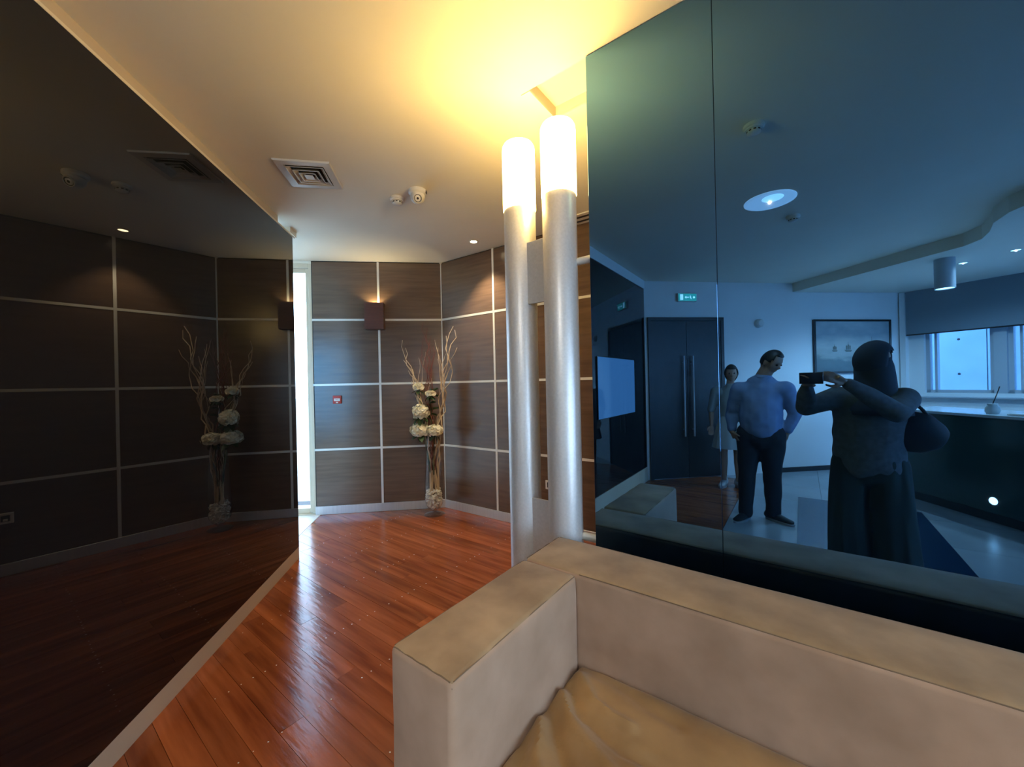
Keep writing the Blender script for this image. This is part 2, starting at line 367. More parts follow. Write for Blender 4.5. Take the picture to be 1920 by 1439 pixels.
while v > -3.2:
    va, vb = v-PW+.0008, v-.0008
    umax = .9 if va > 1.62 else -.64
    u = -5.2+rnd.uniform(0, 1.3)-1.5
    while u < umax:
        ln = rnd.choice((1.2, 1.5, 1.8, 2.1)); ue = min(u+ln, umax)
        poly = [(u+.0007, va), (ue-.0007, va), (ue-.0007, vb), (u+.0007, vb)]
        lims = [hl, hb, hr] if va > -.1 else [ha, hd]
        q = inlim(xy(poly), lims)
        if q and ue-u > .02:
            q = uvp(q); dz = rnd.uniform(-.0009, .0)
            if va > .35:
                cu, cv = sum(p[0] for p in q)/len(q), sum(p[1] for p in q)/len(q)
                bm = bmesh.new(); poly_prism(bm, [(a-cu, b-cv) for a, b in q], -.016, 0)
                top = [f for f in bm.faces if f.normal.z > .9 or all(vv.co.z > -.001 for vv in f.verts)]
                obj('plank', bm, M['plank'], wood, (cu-bo.x, cv-bo.y, dz), (rnd.uniform(-.0012, .0012)*1, 0, 0), smooth=False)
            else: poly_prism(stuffbm, [(a-bo.x, b-bo.y) for a, b in q], -.016, dz)
        u = ue
        if u >= umax-1e-6: break
    v -= PW
o = obj('rear_planks', stuffbm, M['plank'], wood, smooth=False); o['kind'] = 'stuff'
# white nail marks in rows across the boards
bm = bmesh.new()
for ru in (-2.23, -2.69, -1.78, -1.33, -3.14, -3.59):
    vv = .55
    while vv < 3.6:
        if rnd.random() < .72:
            uu = ru+rnd.uniform(-.004, .004); x, y = uu*UX+vv*NX, uu*UY+vv*NY
            if nl.x*x+nl.y*y < hl[2]-.24:
                rr = rnd.uniform(.0022, .0042)
                ring = [bm.verts.new((uu-bo.x+rr*math.cos(k*PI/3)*1.3, vv-bo.y+rr*math.sin(k*PI/3), .0006)) for k in range(6)]
                bm.faces.new(ring)
        vv += .053
o = obj('nail_mark', bm, M['pebble'], wood, smooth=False); o['kind'] = 'stuff'
# pale threshold and passage floor beside the boards
pf = poly_slab('floor_passage', uvp([]) or [(-3.6, .9), (-1.75, 1.1), (-2.03, 2.9), (-2.27, 4.52), (-3.6, 4.4)], -.016, .001, M['ptile'])
# trim the passage floor to the outer side of the board edge
bpy.data.objects.remove(pf)
q = inlim([(-3.6, 1.3), (-1.2, 1.3), (-1.2, 4.9), (-3.6, 4.7)], [(-hl[0], -hl[1], -hl[2]-.002), (-ha[0], -ha[1], -ha[2]-.14)])
pf = poly_slab('floor_passage', q, -.016, .002, M['ptile'])
# big pale tiles of the lounge behind the camera
tl = empty('floor_tiles', F(0, 0), RZ, kind='structure')
INL = (-.06, .98, -2.62, -.58)
bmC = {}
v = 1.6
nt_ = 0
while v > -6.5:
    u = -.638
    while u < 5.5:
        ua, ub, va, vb = u+.0015, u+.7985, v-.7985, v-.0015
        if u > 5: break
        q = inlim(xy([(ua, va), (ub, va), (ub, vb), (ua, vb)]), [hd, (1, 0, 3.6), (-wdir.y*-1, wdir.x*-1, 1e9)])
        cx, cy = (ua+ub)/2*UX+(va+vb)/2*NX, (ua+ub)/2*UY+(va+vb)/2*NY
        if q and cy > -5.9 and cx < 4.2:
            q = uvp(q); cu, cv = sum(p[0] for p in q)/len(q), sum(p[1] for p in q)/len(q)
            bm = bmesh.new(); poly_prism(bm, [(a-cu, b-cv) for a, b in q], -.016, -.001)
            obj('floor_tile', bm, M['tile'], tl, (cu, cv, 0), smooth=False)
        u += .8
    v -= .8
# tiles west of the lounge strip (in front of the door)
q = inlim(xy([(-.64, -3.2), (-.64, -6.4), (-5, -6.4), (-5, -3.2)]), [hd])
if q:
    bm = bmesh.new(); poly_prism(bm, uvp(q), -.016, -.0012); obj('floor_tile', bm, M['tile'], tl, smooth=False)
tag(box('stone_inlay', INL[0], INL[1], INL[2], INL[3], -.001, .006, M['inlay'], tl, .001), 'dark blue polished stone slab')

# outside: ground, pale neighbouring wall seen through the passage door, concrete wall beyond the windows
g = box('ground_outside', -60, 60, -60, 60, -.4, -.14, M['paving']); g['kind'] = 'structure'

# ------------------------------------------------------------ passage glazing
angb = math.atan2(dbv.y, dbv.x)
w6 = link('door_1', None, None, (BL[0], BL[1], 0), (0, 0, angb)); w6['kind'] = 'structure'
bm = bmesh.new()
for a, b, c, d in ((-.036, -.0, 0, 2.87), (-1.35, -1.29, 0, 2.87), (-1.29, -.036, 2.82, 2.87)): bx(bm, a, b, -.0, .07, c, d, .003)
obj('door_frame', bm, M['cream'], w6)
bm = bmesh.new()
for a, b, c, d in ((-.072, -.038, .012, 2.815), (-1.288, -1.24, .012, 2.815), (-1.24, -.072, .012, .07), (-1.24, -.072, 2.77, 2.815)): bx(bm, a, b, .02, .06, c, d, .003)
obj('door_leaf', bm, M['cream'], w6)
box('pane', -1.24, -.072, .036, .042, .07, 2.77, M['pane'], w6)
box('header', -1.4, 0, 0, .1, 2.87, H, M['ceiling'], w6)
box('threshold', -1.29, -.0, -.02, .1, 0, .012, M['cream'], w6)
LC = Vector((BL[0], BL[1]))-dbv*1.37
w7 = box('passage_block_wall', -.12, 0, 0, 3.0, 0, H, M['wall'], None, loc=(LC.x, 1.35, 0)); w7['kind'] = 'structure'  # unseen solid wall, put in to cut the daylight in the passage
w8 = link('window_6', None, None, (LC.x, 1.35, 0), (0, 0, 0)); w8['kind'] = 'structure'  # unseen window, its blue pane sized and tinted for the back-wall glow
bm = bmesh.new()
for a in (0, 1.16): bx(bm, a, a+.05, -.03, .03, 0, H)
for a in (.64, 2.26): bx(bm, 0, 1.2, -.03, .03, a, a+.06)
for a in ((0, .64), (2.32, 2.9)): bx(bm, 0, 1.25, -.06, .06, *a)
obj('window_frame', bm, M['cream'], w8); box('pane', .05, 1.16, -.004, .004, .70, 2.26, M['bluepane'], w8)

# ------------------------------------------------------------ glass partition with two silver lamp columns
gp = empty('glass_partition', F(-.746, 1.594), RZ, 'tall blue-black mirror-glossy glass partition behind the beige corner sofa', 'partition')
box('glass_sheet', 0, .5025, 0, .012, .32, H-.004, M['blueglass'], gp, .0008)
box('glass_sheet', .5040, 5.0, 0, .012, .32, H-.004, M['blueglass'], gp, .0008)
box('backing_board', .004, 4.98, .013, .04, .30, H-.002, M['dark'], gp)
box('foot_plinth', .004, 4.98, .0, .04, 0, .30, M['dark'], gp)
for z in (2.005, .742):
    bm = bmesh.new(); tube(bm, [(-.078, .024, z), (.10, .024, z)] if False else [(-.072, .026, z), (.0, .026, z)], .0175, 16)
    obj('standoff_rod', bm, M['strip'], gp)
def column(u, v, label):
    t = empty('column_lamp', F(u, v), RZ, label, 'lamp')
    bm = bmesh.new(); lathe(bm, [(0, 0), (.098, 0), (.098, .012), (.081, .016), (.081, .02)], 48); obj('base_flange', bm, M['tube'], t)
    bm = bmesh.new(); lathe(bm, [(.080, .012), (.080, 2.318), (.0785, 2.322), (.07, 2.322)], 64); obj('tube', bm, M['tube'], t)
    bm = bmesh.new(); lathe(bm, [(.0785, 2.315), (.0825, 2.322), (.0825, 2.622), (.0805, 2.638), (.074, 2.650), (.060, 2.656), (0, 2.658)], 64)
    tag(obj('lamp_shade', bm, M['lamp'], t), 'glowing frosted glass cap')
    return t
cl = column(-1.131, 1.607, 'left silver tube column lamp with a glowing cap, farther from the glass')
cr_ = column(-.896, 1.596, 'right silver tube column lamp with a glowing cap, nearer the glass')
for z0, z1, lb in ((1.835, 2.135, 'upper small grey metal plate bridging the two silver lamp columns'), (.50, .892, 'lower grey metal plate bridging the two silver lamp columns above the sofa corner')):
    t = empty('bridging_plate', F(-1.0135, 1.601, z0), RZ+math.atan2(-.011, .235), lb, 'plate')
    box('plate', -.052, .052, -.038, -.030, 0, z1-z0, M['tube'], t, .001)
    box('fixing_strip', -.050, .050, -.030, -.018, .01, .03, M['tube'], t)

# ------------------------------------------------------------ sofa
sofa = empty('corner_sofa', F(-.76, .615), RZ, 'boxy beige suede sofa with a low broad armrest and wrinkled golden seat', 'sofa')
so = Vector((-.76, .615, 0))
def cushion(name, u0, u1, v0, v1, z0, z1, mt, topm=None, bulge=.006, bev=.018, parent=sofa):
    bm = bmesh.new(); bmesh.ops.create_cube(bm, size=1)
    for vv in bm.verts:
        vv.co = Vector((u0+(vv.co.x+.5)*(u1-u0), v0+(vv.co.y+.5)*(v1-v0), z0+(vv.co.z+.5)*(z1-z0)))-so
    bmesh.ops.bevel(bm, geom=list(bm.edges), offset=bev, segments=4, profile=.5, affect='EDGES')
    L_ = max(u1-u0, v1-v0)
    for ax, n in ((0, int((u1-u0)/.05)), (1, int((v1-v0)/.05)), (2, int((z1-z0)/.05))):
        lo = (u0, v0, z0)[ax]-so[ax]; hi = (u1, v1, z1)[ax]-so[ax]
        for k in range(1, max(2, n)):
            c = lo+bev*1.5+(hi-lo-3*bev)*k/max(2, n); co = [0, 0, 0]; co[ax] = c; no = [0, 0, 0]; no[ax] = 1
            bmesh.ops.bisect_plane(bm, geom=bm.verts[:]+bm.edges[:]+bm.faces[:], plane_co=co, plane_no=no)
    c = Vector(((u0+u1)/2, (v0+v1)/2, (z0+z1)/2))-so; hx = Vector(((u1-u0)/2, (v1-v0)/2, (z1-z0)/2))
    bm.normal_update()
    for vv in bm.verts:
        q = vv.co-c; f = [1-min(1, abs(q[i])/hx[i])**4 for i in range(3)]
        s = (max(f[0]*f[1], f[0]*f[2], f[1]*f[2])); n3 = noise.noise(Vector(vv.co)*6+Vector((u0*9, 3, 1)))
        vv.co += vv.normal*(bulge*s+.0022*n3)
    if topm:
        for f in bm.faces: f.material_index = 1 if f.normal.z > .6 else 0
    return obj(name, bm, [mt, topm] if topm else mt, parent)
def seam(pts, parent=sofa, r=.0016):
    bm = bmesh.new(); tube(bm, [Vector(p)-so for p in pts], r, 6); return obj('piping', bm, M['seam'], parent)
AU0, AU1, AV0, AV1, AT = -.876, -.646, .612, 1.222, .772
arm = cushion('armrest', AU0, AU1, AV0, AV1, .07, AT, M['suede'], M['suedetop'], .007)
for n, (a, b) in enumerate(((AU0, 2.6),)):
    bk = cushion('backrest', a, b, 1.227, 1.490, .07, AT, M['suede'], M['suedetop'], .005)
e = .0052
def wob(a, b, n=14, amp=.0012, off=(0, 0, 0)):
    a, b = Vector(a), Vector(b); return [a.lerp(b, k/n)+Vector((0, 0, amp*math.sin(k*1.7)))+Vector(off) for k in range(n+1)]
z = AT-.004
for a, b in (((AU1-.006, AV0+.012, z), (AU1-.006, AV1-.012, z)), ((AU0+.010, AV0+.006, z), (AU1-.012, AV0+.006, z)), ((AU1-.006, AV0+.006, .09), (AU1-.006, AV0+.006, z-.010)), ((AU0+.006, AV0+.012, z), (AU0+.006, AV1-.01, z)),
             ((AU1+.002, 1.232, z), (2.55, 1.232, z)), ((AU0+.006, 1.236, z), (AU0+.006, 1.484, z)), ((AU0+.01, 1.485, z), (2.5, 1.485, z))):
    o = seam(wob(a, b)); 
# seat cushions with folds
def seat(u0, u1, folds):
    v0, v1, zt = .48, 1.224, .478; n = int((u1-u0)/.010); m_ = int((v1-v0)/.0085)
    bm = bmesh.new(); g = []
    def dist(px, py, pl):
        best = 9
        for (ax, ay), (bx_, by_) in zip(pl, pl[1:]):
            dx, dy = bx_-ax, by_-ay; t = max(0, min(1, ((px-ax)*dx+(py-ay)*dy)/(dx*dx+dy*dy)))
            best = min(best, math.hypot(px-ax-t*dx, py-ay-t*dy))
        return best
    for i in range(n+1):
        col = []
        for j in range(m_+1):
            u = u0+(u1-u0)*i/n; v = v0+(v1-v0)*j/m_
            eu = min(u-u0, u1-u, .05)/.05; ev = min(v-v0, v1-v, .05)/.05
            zz = zt-.022*(1-math.sqrt(max(0, 1-(1-eu)**2)))-.022*(1-math.sqrt(max(0, 1-(1-ev)**2)))
            q = Vector((u*3.2, v*3.2, u0)); zz += .005*noise.noise(q)+.0022*noise.noise(q*3.1)
            for pl, hgt, wdt in folds:
                w = dist(u+.008*noise.noise(Vector((u*14, v*14, 5))), v+.008*noise.noise(Vector((u*14, v*14, 9))), pl)
                zz += 2.1*hgt*math.exp(-(w/wdt)**2)
            col.append(bm.verts.new((u-so.x, v-so.y, zz)))
        g.append(col)
    for i in range(n):
        for j in range(m_): bm.faces.new((g[i][j], g[i+1][j], g[i+1][j+1], g[i][j+1]))
    edge = [g[i][0] for i in range(n+1)]+[g[n][j] for j in range(1, m_+1)]+[g[i][m_] for i in range(n-1, -1, -1)]+[g[0][j] for j in range(m_-1, 0, -1)]
    low = [bm.verts.new((p.co.x, p.co.y, .30)) for p in edge]
    for k in range(len(edge)):
        k2 = (k+1) % len(edge); bm.faces.new((edge[k], edge[k2], low[k2], low[k]))
    bm.faces.new(low)
    return obj('seat_cushion', bm, M['seat'], sofa)
fo = [([(-.61, 1.16), (-.52, 1.08), (-.40, 1.06)], .006, .014), ([(-.62, 1.10), (-.54, 1.02), (-.40, .98), (-.27, .99)], -.008, .018), ([(-.62, 1.05), (-.53, .97), (-.42, .92), (-.30, .86)], .007, .018),
      ([(-.62, 1.0), (-.55, .90), (-.47, .83), (-.36, .78)], -.009, .020), ([(-.62, .93), (-.57, .84), (-.50, .76), (-.46, .68)], .008, .018), ([(-.62, .86), (-.585, .77), (-.56, .68)], -.007, .018),
      ([(-.60, 1.20), (-.45, 1.17), (-.30, 1.14)], -.004, .02), ([(-.35, .92), (-.2, .80), (-.12, .72)], .005, .03), ([(-.5, .62), (-.42, .56), (-.3, .55)], .006, .02)]
seat(-.640, 2.59, fo)
box('base_frame', -.876-so.x, 2.6-so.x, .50-so.y+.12, 1.22-so.y, .05, .30, M['suede'], sofa, .01, 2)
for u in (-.82, .0, 1.3, 2.5):
    for v in (.66, 1.44): box('leg', u-so.x-.02, u-so.x+.02, v-so.y-.02, v-so.y+.02, 0, .072, M['dark'], sofa, .002)

# ------------------------------------------------------------ ceiling fittings
vt = empty('air_vent', (-1.342, 2.632, H), R(9.5), 'square pale metal air vent with nested louvres in the ceiling', 'air vent')
def ring_frame(bm, h0, h1, z0, z1, t=.002):   # sloped square ring from half-size h0 at z0 to h1 at z1
    for k in range(4):
        M4 = Matrix.Rotation(k*PI/2, 4, 'Z')
        vs = [M4@Vector(p) for p in ((-h0, -h0, z0), (h0, -h0, z0), (h1, -h1, z1), (-h1, -h1, z1))]
        ve = [M4@Vector(p) for p in ((-h0, -h0, z0-t), (h0, -h0, z0-t), (h1, -h1, z1-t), (-h1, -h1, z1-t))]
        a = [bm.verts.new(p) for p in vs]; b = [bm.verts.new(p) for p in ve]
        bm.faces.new(a); bm.faces.new(b[::-1])
        for i in range(4): j = (i+1) % 4; bm.faces.new((a[i], a[j], b[j], b[i]))
bm = bmesh.new(); ring_frame(bm, .172, .168, 0, -.008); ring_frame(bm, .168, .122, -.008, -.010); ring_frame(bm, .122, .118, -.010, .0); obj('outer_frame', bm, M['vent'], vt, smooth=False)
box('duct_back', -.12, .12, -.12, .12, -.0012, -.0004, M['black'], vt)
for h, zt_, zb in ((.118, -.001, -.016), (.084, -.001, -.020), (.052, -.001, -.022)):
    bm = bmesh.new(); ring_frame(bm, h-.024, h, zt_, zb); ring_frame(bm, h, h-.004, zb, zb); obj('louvre', bm, M['vent'], vt, smooth=False)
box('centre_plate', -.026, .026, -.026, .026, -.022, -.018, M['vent'], vt)

dm = empty('security_camera', (-.67, 2.88, H), 0, 'white dome security camera on the ceiling beside the smoke detector', 'camera')
bm = bmesh.new(); lathe(bm, [(0, 0), (.062, 0), (.066, -.006), (.066, -.024), (.058, -.034), (.045, -.040), (0, -.042)], 40); obj('base', bm, M['white'], dm)
bm = bmesh.new(); bmesh.ops.create_uvsphere(bm, u_segments=32, v_segments=20, radius=.052)
ball = obj('ball_housing', bm, M['white'], dm, (0, -.004, -.052))
dirc = Vector((.20, -.80, -.56)).normalized(); qq = dirc.to_track_quat('Z', 'Y').to_euler()
bm = bmesh.new(); lathe(bm, [(.034, .036), (.034, .050), (.030, .053), (.027, .050)], 32); obj('lens_ring', bm, M['white'], ball, (0, 0, 0), qq)
bm = bmesh.new(); lathe(bm, [(0, .047), (.029, .047), (.029, .044)], 32); obj('lens_face', bm, M['dark'], ball, (0, 0, 0), qq)
bm = bmesh.new()
for k in range(14):
    a = k*2*PI/14; bx(bm, .022*math.cos(a)-.0018, .022*math.cos(a)+.0018, .022*math.sin(a)-.0018, .022*math.sin(a)+.0018, .0475, .0485)
obj('led_ring', bm, M['vent'], ball, (0, 0, 0), qq)
bm = bmesh.new(); lathe(bm, [(0, .053), (.008, .052), (.010, .047)], 20); obj('lens', bm, M['eye'], ball, (0, 0, 0), qq)
box('label_plate', .052, .0675, -.018, .008, -.028, -.008, M['dark'], dm, .002)

def detector(loc, label):
    t = empty('smoke_detector', loc, 0, label, 'smoke detector')
    bm = bmesh.new(); lathe(bm, [(0, 0), (.052, 0), (.054, -.006), (.054, -.018), (.046, -.022), (.046, -.030), (0, -.030)], 36); obj('base', bm, M['white'], t)
    bm = bmesh.new(); lathe(bm, [(.034, -.028), (.036, -.044), (.028, -.050), (0, -.052)], 36); obj('sensor_cap', bm, M['white'], t)
    for k in range(9):
        a = k*2*PI/9; bm = bmesh.new(); bx(bm, .0335, .0365, -.007, .007, -.041, -.033, .001); obj('slot', bm, M['black'], t, (0, 0, 0), (0, 0, a))
    return t
detector((-.855, 2.99, H), 'small white round smoke detector left of the dome camera')
detector((-.706, -.878, H), 'smoke detector beside the round ceiling fitting over the lounge')
detector((.179, .568, H), 'smoke detector on the ceiling nearest above the sofa')

def downlight(loc, r, label, m='down', group=None):
    t = empty('downlight', loc, 0, label, 'downlight', group)
    bm = bmesh.new(); lathe(bm, [(r+.012, 0), (r+.012, -.003), (r+.004, -.006), (r, -.004)], 36); obj('trim_ring', bm, M['white'], t)
    bm = bmesh.new(); lathe(bm, [(0, -.003), (r, -.003), (r, -.001)], 36); obj('lens', bm, M[m], t)
    return t
downlight((-.358, 3.934, H), .034, 'small bright recessed downlight before the corner of the dark panelled walls')
spd = bpy.data.lights.new('downlight_beam', 'SPOT'); spd.energy = 75; spd.color = (1, .80, .52); spd.spot_size = R(95); spd.spot_blend = .6; spd.shadow_soft_size = .03
o = link('downlight_beam', spd, None, (-.358, 3.934, H-.02))
downlight((-.98, -3.9, 2.765), .035, 'recessed spot in the lowered ceiling, nearer the hanging cylinder lamp', 'ledw')
downlight((-.54, -3.82, 2.765), .035, 'recessed spot in the lowered ceiling, right of its twin', 'ledw')

sp = empty('ceiling_fitting', (-.524, -.389, H), 0, 'round white glowing ceiling fitting with a patterned cover over the lounge', 'light')
bm = bmesh.new(); lathe(bm, [(0, -.008), (.15, -.008), (.175, -.010), (.182, -.006), (.182, 0)], 48); obj('grille', bm, mat('glowing_white', (.85, .86, .86), .5, emit=(.8, .9, 1), es=.9), sp)  # round fitting, with a glow put into its cover
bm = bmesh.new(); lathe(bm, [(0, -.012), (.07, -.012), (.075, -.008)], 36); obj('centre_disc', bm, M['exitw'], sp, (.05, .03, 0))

cy = empty('pendant_lamp', (-.93, -3.45, 2.765), 0, 'grey cylinder lamp hanging from the lowered ceiling by the windows', 'lamp')
bm = bmesh.new(); lathe(bm, [(0, 0), (.085, 0), (.085, -.34), (.078, -.34), (.078, -.33)], 40); obj('housing', bm, M['frame'], cy)
bm = bmesh.new(); lathe(bm, [(0, -.332), (.078, -.332)], 40); obj('lens', bm, M['ledw'], cy)
# pale slot diffuser where the ceiling meets the right wall
sd = empty('slot_diffuser', (.675, 3.44, H), math.atan2(RW[1], RW[0]), 'white slot air diffuser at the ceiling edge beside the glass partition', 'air vent')
box('plate', -.10, .5, -.13, .065, -.012, 0, M['white'], sd, .002)
for k in range(2): box('slot', -.08, .48, -.09+k*.08, -.06+k*.08, -.0135, -.011, M['dark'], sd)

# ------------------------------------------------------------ fittings on the dark walls
def on_back(s, z): p = Vector((BL[0], BL[1]))+dbv*s; return (p.x, p.y, z)
sc = empty('wall_sconce', on_back(.706, 2.105), angb, 'dark red-brown box wall light glowing upward on the panelled wall', 'wall light')
bm = bmesh.new()
for a in ((-.105, .105, -.115, -.107, 0, .30), (-.105, -.097, -.107, -.014, 0, .30), (.097, .105, -.107, -.014, 0, .30), (-.097, .097, -.107, -.014, 0, .01)): bx(bm, *a)
obj('housing', bm, M['sconce'], sc)
bm = bmesh.new(); lathe(bm, [(0, .24), (.022, .24), (.022, .17), (0, .17)], 16); obj('bulb', bm, mat('sconce_bulb', (1, .9, .6), .4, emit=(1, .8, .35), es=30), sc, (0, -.06, 0))
sl = bpy.data.lights.new('sconce_glow', 'SPOT'); sl.energy = 5; sl.color = (1, .80, .42); sl.spot_size = R(120); sl.shadow_soft_size = .02; so_ = link('sconce_glow', sl, None, on_back(.706, 2.105+.27), (PI, 0, 0)); so_.location += Vector((nb.x, nb.y, 0))*-.06
cp = empty('fire_call_point', on_back(.262, 1.262), angb, 'small square red fire alarm call point on the dark panelled wall', 'alarm')
box('housing', -.046, .046, -.036, -.014, 0, .092, M['red'], cp, .004, 2)
box('label_plate', -.033, .033, -.0385, -.035, .030, .060, M['white'], cp, .001)
def text(name, body, size, mt, parent, loc, rot, ext=.0004):
    cu = bpy.data.curves.new(name, 'FONT'); cu.body = body; cu.size = size; cu.extrude = ext; cu.align_x = 'CENTER'; cu.align_y = 'CENTER'
    o = bpy.data.objects.new(name, cu); C.objects.link(o); dg = bpy.context.evaluated_depsgraph_get(); me = bpy.data.meshes.new_from_object(o.evaluated_get(dg)); C.objects.unlink(o); bpy.data.objects.remove(o)
    me.materials.clear(); me.materials.append(mt); return link(name, me, parent, loc, rot)
text('lettering', 'FIRE', .018, M['red'], cp, (0, -.0388, .045), (PI/2, 0, 0))
box('label_plate', -.012, .012, -.0375, -.0355, .008, .020, M['white'], cp, .001)
sk = empty('wall_socket', (BC[0]+rwv.x*1.435, BC[1]+rwv.y*1.435, .415), math.atan2(RW[1], RW[0]), 'small steel wall socket on the dark panel between the two columns', 'socket')
box('face_plate', -.043, .043, -.024, -.014, 0, .086, M['strip'], sk, .002)
box('socket_block', -.024, .024, -.027, -.022, .018, .068, M['dark'], sk, .003); box('rocker', -.012, .012, -.031, -.026, .022, .040, M['white'], sk, .002)

# ------------------------------------------------------------ vase, pebbles, branches, flowers
VX, VY = -.897, 4.34
va = empty('glass_vase', (VX, VY, 0), 0, 'tall clear footed glass vase in the corner of the panelled walls', 'vase')
bm = bmesh.new()
pr = [(0, .004), (.108, .004), (.114, .010), (.09, .018), (.03, .030), (.022, .045), (.036, .060), (.068, .085), (.094, .125), (.105, .185), (.106, .24), (.103, .32), (.097, .42), (.090, .54), (.082, .68), (.077, .80), (.076, .87), (.083, .925)]
lathe(bm, pr, 48); inner = [(r-.004, z+.004) for r, z in pr[6:]]
obj('vessel', bm, M['vaseglass'], va)
bm = bmesh.new(); rn = random.Random(5)
for k in range(300):
    z = rn.uniform(.085, .275); rmax = (.066 if z < .1 else .088 if z < .125 else .101)-.013
    a = rn.uniform(0, 2*PI); r = rmax*math.sqrt(rn.uniform(.15, 1)); s_ = rn.uniform(.011, .017)
    r_ = bmesh.ops.create_icosphere(bm, subdivisions=1, radius=s_)
    rot = Euler((rn.uniform(0, 6), rn.uniform(0, 6), 0)).to_matrix()
    for vv in r_['verts']: vv.co = rot@Vector((vv.co.x*1.25, vv.co.y, vv.co.z*.75))+Vector((r*math.cos(a), r*math.sin(a), z))
o = obj('pebbles', bm, M['pebble'], None, (VX, VY, 0)); tag(o, 'white and cream pebbles filling the foot of the glass vase', 'pebbles', kind='stuff')
# image-right is +x, so heights and spreads are read straight off
def branch(p_bot, p_mid, p_top, r, mt, label, group, seed, amp=.024, fork=True):
    rg = random.Random(seed); n = 26; pts = []
    a, b, c = Vector(p_bot), Vector(p_mid), Vector(p_top); ph = rg.uniform(0, 6); fq = rg.uniform(13, 19)
    for k in range(n+1):
        t = k/n; p = a*(1-t)*(1-t)+b*2*t*(1-t)+c*t*t; w = amp*min(1, max(0, (p.z-.35)*1.6))
        p = p+Vector((math.sin(p.z*fq+ph)*w+math.sin(p.z*fq*2.3)*w*.35, math.cos(p.z*fq*.9+ph*2)*w, 0)); pts.append(p)
    r *= 1.3; bm = bmesh.new(); tube(bm, pts, [r*(1-.68*k/n) for k in range(n+1)], 6)
    o = obj('willow_branch', bm, mt, None, (VX, VY, 0)); tag(o, label, 'branch', group)
    if fork:
        k0 = int(n*.66); f = pts[k0]; tip = f+Vector((rg.uniform(-.10, .10), rg.uniform(-.04, .04), (c.z-f.z)*.8)); fp = []
        for k in range(11):
            t = k/10; p = f.lerp(tip, t)+Vector((math.sin(t*9+ph)*.012*t, math.cos(t*8)*.010*t, 0)); fp.append(p)
        bm = bmesh.new(); tube(bm, fp, [r*.42*(1-.6*k/10) for k in range(11)], 5); obj('side_twig', bm, mt, o)
    return o
LB = 'pale curly willow branch leaning left out of the vase'; RB = 'pale curly willow branch leaning right out of the vase'; MB_ = 'thin dark red-brown curly branch rising in the middle of the vase'
for i, (tx, tz, mx) in enumerate(((-.345, 1.96, -.10), (-.32, 1.88, -.13), (-.285, 1.74, -.09), (-.24, 1.62, -.10), (-.20, 1.50, -.05))):
    branch((rn.uniform(-.05, .06), rn.uniform(-.04, .04), .26), (mx*.1, rn.uniform(-.03, .03), 1.0), (tx, rn.uniform(-.08, .06), tz), .0075-.0006*i, M['twig'], ('outermost and tallest pale curly branch leaning left out of the vase', 'second pale curly branch from the left in the vase', 'third pale curly branch from the left in the vase, of middling height', 'low pale branch left of the red ones in the vase', 'shortest innermost pale branch on the left side of the vase')[i], 'pale willow branches leaning left', 20+i)
for i, (tx, tz) in enumerate(((.27, 2.06), (.235, 2.10), (.20, 2.0), (.29, 1.86), (.16, 1.80))):
    branch((rn.uniform(-.06, .05), rn.uniform(-.04, .04), .26), (.05, rn.uniform(-.03, .03), 1.0), (tx, rn.uniform(-.08, .05), tz), .0085-.0006*i, M['twig'], ('second tallest pale curly branch on the right of the vase, near its outer edge', 'tallest pale curly branch on the right side of the vase', 'third tallest pale curly branch on the right side of the vase', 'low pale branch reaching furthest right out of the vase', 'shortest innermost pale branch on the right side of the vase')[i], 'pale willow branches leaning right', 40+i)
for i, (tx, tz) in enumerate(((-.08, 2.16), (-.04, 2.10), (-.12, 1.98), (-.02, 2.0), (.01, 1.88), (-.10, 1.86))):
    branch((rn.uniform(-.03, .03), rn.uniform(-.03, .03), .5), (-.03, rn.uniform(-.03, .05), 1.2), (tx, rn.uniform(-.02, .10), tz), .005, M['redtwig'], MB_, 'dark red branches in the middle', 60+i, .024)

